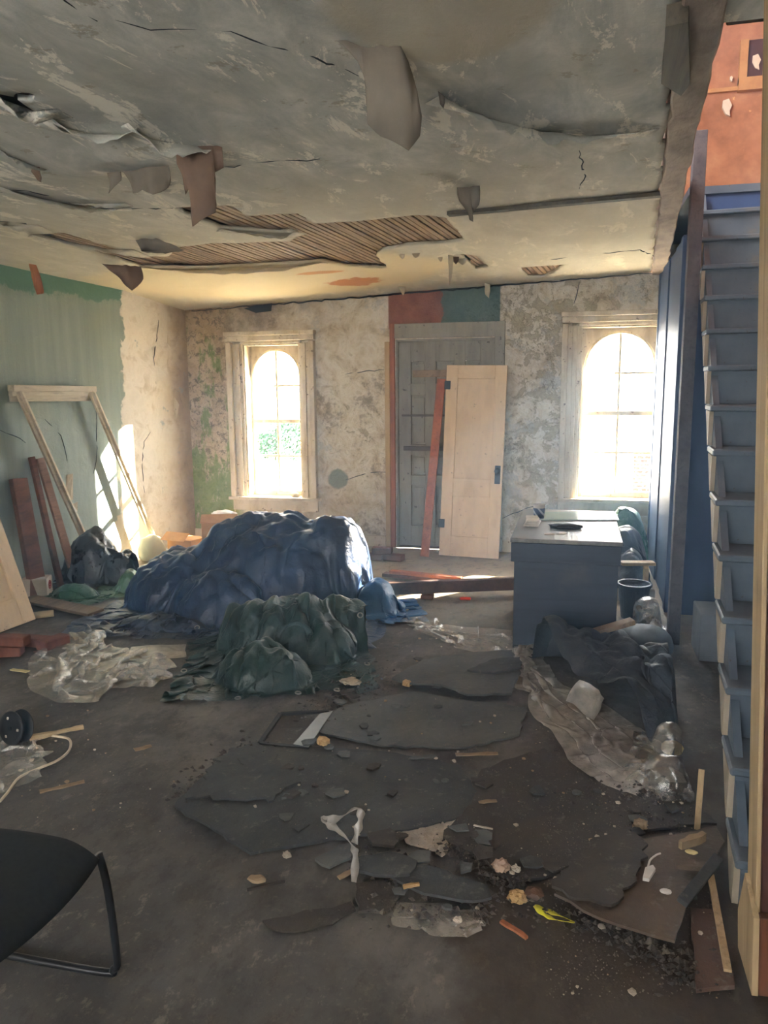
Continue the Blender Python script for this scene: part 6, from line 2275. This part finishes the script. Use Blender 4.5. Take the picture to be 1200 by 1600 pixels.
for k in range(210):
    p_ = scatter_pt()
    o = link('plaster_crumb', rg.choice(cm))
    s = 0.003 + 0.012 * rg.random() ** 3.0
    o.scale = (s, s, s)
    o.location = (p_.x, p_.y, 0.016 if p_.y > 2.3 and p_.x > -1.4 else 0.001)
    o.rotation_euler.z = rg.uniform(0, 6.28)
    cn = 'tan' if o.data.materials[0] == M_CHIPW else 'white'
    tag(o, ('larger ' if s > 0.006 else 'tiny ') + cn + ' plaster crumb nearest ' + near(o.location), 'crumb', 'plaster crumbs on the floor')
vs, fs = [], []
for k in range(5200):
    p_ = scatter_pt()
    s = 0.0012 + 0.0026 * rg.random() ** 2
    z = 0.0155 if p_.y > 2.3 and p_.x > -1.4 else 0.001
    b = len(vs)
    for i in range(3):
        a = i * 2.094 + rg.random()
        vs.append((p_.x + s * math.cos(a), p_.y + s * math.sin(a), z))
    vs.append((p_.x, p_.y, z + s))
    fs += [(b, b + 1, b + 3), (b + 1, b + 2, b + 3), (b + 2, b, b + 3)]
o = link('plaster_grit', pydata('plaster_grit', vs, fs), surf('grit', [(0.35, (84, 76, 66)), (0.6, (120, 112, 98)), (0.75, (180, 172, 156))], 30, bump=0))
tag(o, 'fine plaster grit and dust strewn over the floor', 'grit', kind='stuff')

# dark clods and splinters heaped along the broken edges and the stair foot
vs, fs = [], []
lines = [([(560, 1420), (700, 1432), (830, 1425), (940, 1450), (1050, 1490)], 16), ([(1060, 1300), (1110, 1330), (1130, 1420), (1150, 1520)], 22), ([(960, 1462), (1040, 1490), (1085, 1540)], 18), ([(880, 1250), (1000, 1250), (1100, 1270)], 22), ([(480, 1120), (540, 1090), (600, 1060)], 16), ([(290, 1250), (350, 1190), (420, 1170)], 14), ([(560, 1340), (640, 1380), (760, 1400)], 16), ([(830, 1400), (760, 1360), (700, 1320)], 12)]
for k in range(2600):
    L, sp = rg.choice(lines)
    i = rg.randrange(len(L) - 1)
    t = rg.random()
    x, y = L[i][0] + (L[i + 1][0] - L[i][0]) * t + rg.gauss(0, sp), L[i][1] + (L[i + 1][1] - L[i][1]) * t + rg.gauss(0, sp * 0.7)
    p_ = onz(x, y, 0)
    if p_.x > 0.50:
        continue
    s = 0.004 + 0.012 * rg.random() ** 2.5
    z = rg.uniform(0.0, 0.016)
    b = len(vs)
    for i in range(4):
        a = i * 1.571 + rg.uniform(-0.5, 0.5)
        vs.append((p_.x + s * math.cos(a) * rg.uniform(0.6, 1.4), p_.y + s * math.sin(a) * rg.uniform(0.5, 1.1), z))
    vs.append((p_.x + rg.uniform(-0.3, 0.3) * s, p_.y + rg.uniform(-0.3, 0.3) * s, z + s * rg.uniform(0.5, 1.1)))
    fs += [(b, b + 1, b + 4), (b + 1, b + 2, b + 4), (b + 2, b + 3, b + 4), (b + 3, b, b + 4)]
o = link('soil_rubble', pydata('soil_rubble', vs, fs), surf('dark_clods', [(0.35, (44, 38, 33)), (0.55, (74, 66, 57)), (0.72, (124, 114, 100))], 22, bump=0.3))
tag(o, 'dark earthy rubble heaped along the broken flooring edges', 'rubble', kind='stuff')

# ------------------------------------------------------------------ outside the windows
gr = box('ground_outside', (-14, YB + WT + 0.05, -0.6), (14, YB + 22, -0.4), surf('pale_gravel', [(0.3, (196, 190, 176)), (0.7, (222, 216, 204))], 4))
tag(gr, 'pale sunlit yard outside the windows', 'ground', kind='structure')
hg = empty('hedge', (ony(430, 700, YB + 13).x, YB + 13, -0.4))
tag(hg, 'green hedge in the yard seen through the left window', 'hedge')
rh = random.Random(3)
vs, fs = [], []
for k in range(7600):
    u, v = rh.uniform(-3.2, 3.2), rh.random() ** 0.7
    x, y, z = u, rh.uniform(-0.45, 0.45), v * (1.0 + 0.25 * math.sin(u * 3) + 0.1 * math.sin(u * 9))
    c = Vector((x, y, z))
    n = Vector((rh.uniform(-1, 1), rh.uniform(-1, 1), rh.uniform(-0.3, 1))).normalized()
    a = n.orthogonal().normalized()
    b = n.cross(a)
    s = rh.uniform(0.04, 0.075)
    i0 = len(vs)
    vs += [c - a * s, c + b * s * 0.5, c + a * s, c - b * s * 0.5]
    fs.append((i0, i0 + 1, i0 + 2, i0 + 3))
link('foliage', pydata('foliage', vs, fs), surf('hedge_leaf', [(0.3, (22, 46, 30)), (0.7, (48, 78, 48))], 5, rough=0.6), hg)
for k in range(5):
    bar('stem', (-1.8 + k * 0.9, 0, 0), (-1.75 + k * 0.9, 0.05, 1.0), 0.05, 0.05, M_DARKW, hg)


def mat_brick():
    g = G('red_brickwork')
    n = g.n.new('ShaderNodeTexBrick')
    mp = g.n.new('ShaderNodeMapping')
    g.put(mp.inputs['Vector'], g.co)
    mp.inputs['Rotation'].default_value = (math.radians(90), 0, 0)
    g.put(n.inputs['Vector'], mp.outputs[0])
    n.inputs['Color1'].default_value = lin((92, 36, 30))
    n.inputs['Color2'].default_value = lin((112, 48, 40))
    n.inputs['Mortar'].default_value = lin((140, 110, 96))
    n.inputs['Scale'].default_value = 4.0
    n.inputs['Mortar Size'].default_value = 0.03
    return g.done(n.outputs[0], 0.9, 0.2)


bq = ony(1000, 745, YB + 6.0)
nb = empty('brick_outbuilding', (bq.x + 2.0, YB + 6.6, -0.4))
tag(nb, 'low red brick outbuilding seen through the right window', 'building')
box('wall', (-2.1, -0.5, 0), (2.5, 0.5, ony(1000, 712, YB + 6.0).z + 0.4), mat_brick(), nb)
box('coping', (-2.15, -0.55, ony(1000, 712, YB + 6.0).z + 0.4), (2.55, 0.55, ony(1000, 712, YB + 6.0).z + 0.46), surf('pale_gravel', [(0.3, (196, 190, 176)), (0.7, (222, 216, 204))], 4), nb)


# ------------------------------------------------------------------ bluish haze volume added to stand in for lens flare
g = G('flare_haze')
g.n.remove(g.b)
v = g.n.new('ShaderNodeVolumeScatter')
v.inputs['Color'].default_value = (0.48, 0.72, 1.0, 1)
v.inputs['Density'].default_value = 0.024
v.inputs['Anisotropy'].default_value = 0.55
g.t.links.new(v.outputs[0], g.out.inputs['Volume'])
hz = box('flare_haze', (-6.4, YR - 0.4, -0.3), (XR + 0.4, YB + 0.32, 6.3), g.m)
tag(hz, 'thin bluish haze added for lens flare, filling the room air', 'haze', kind='stuff')
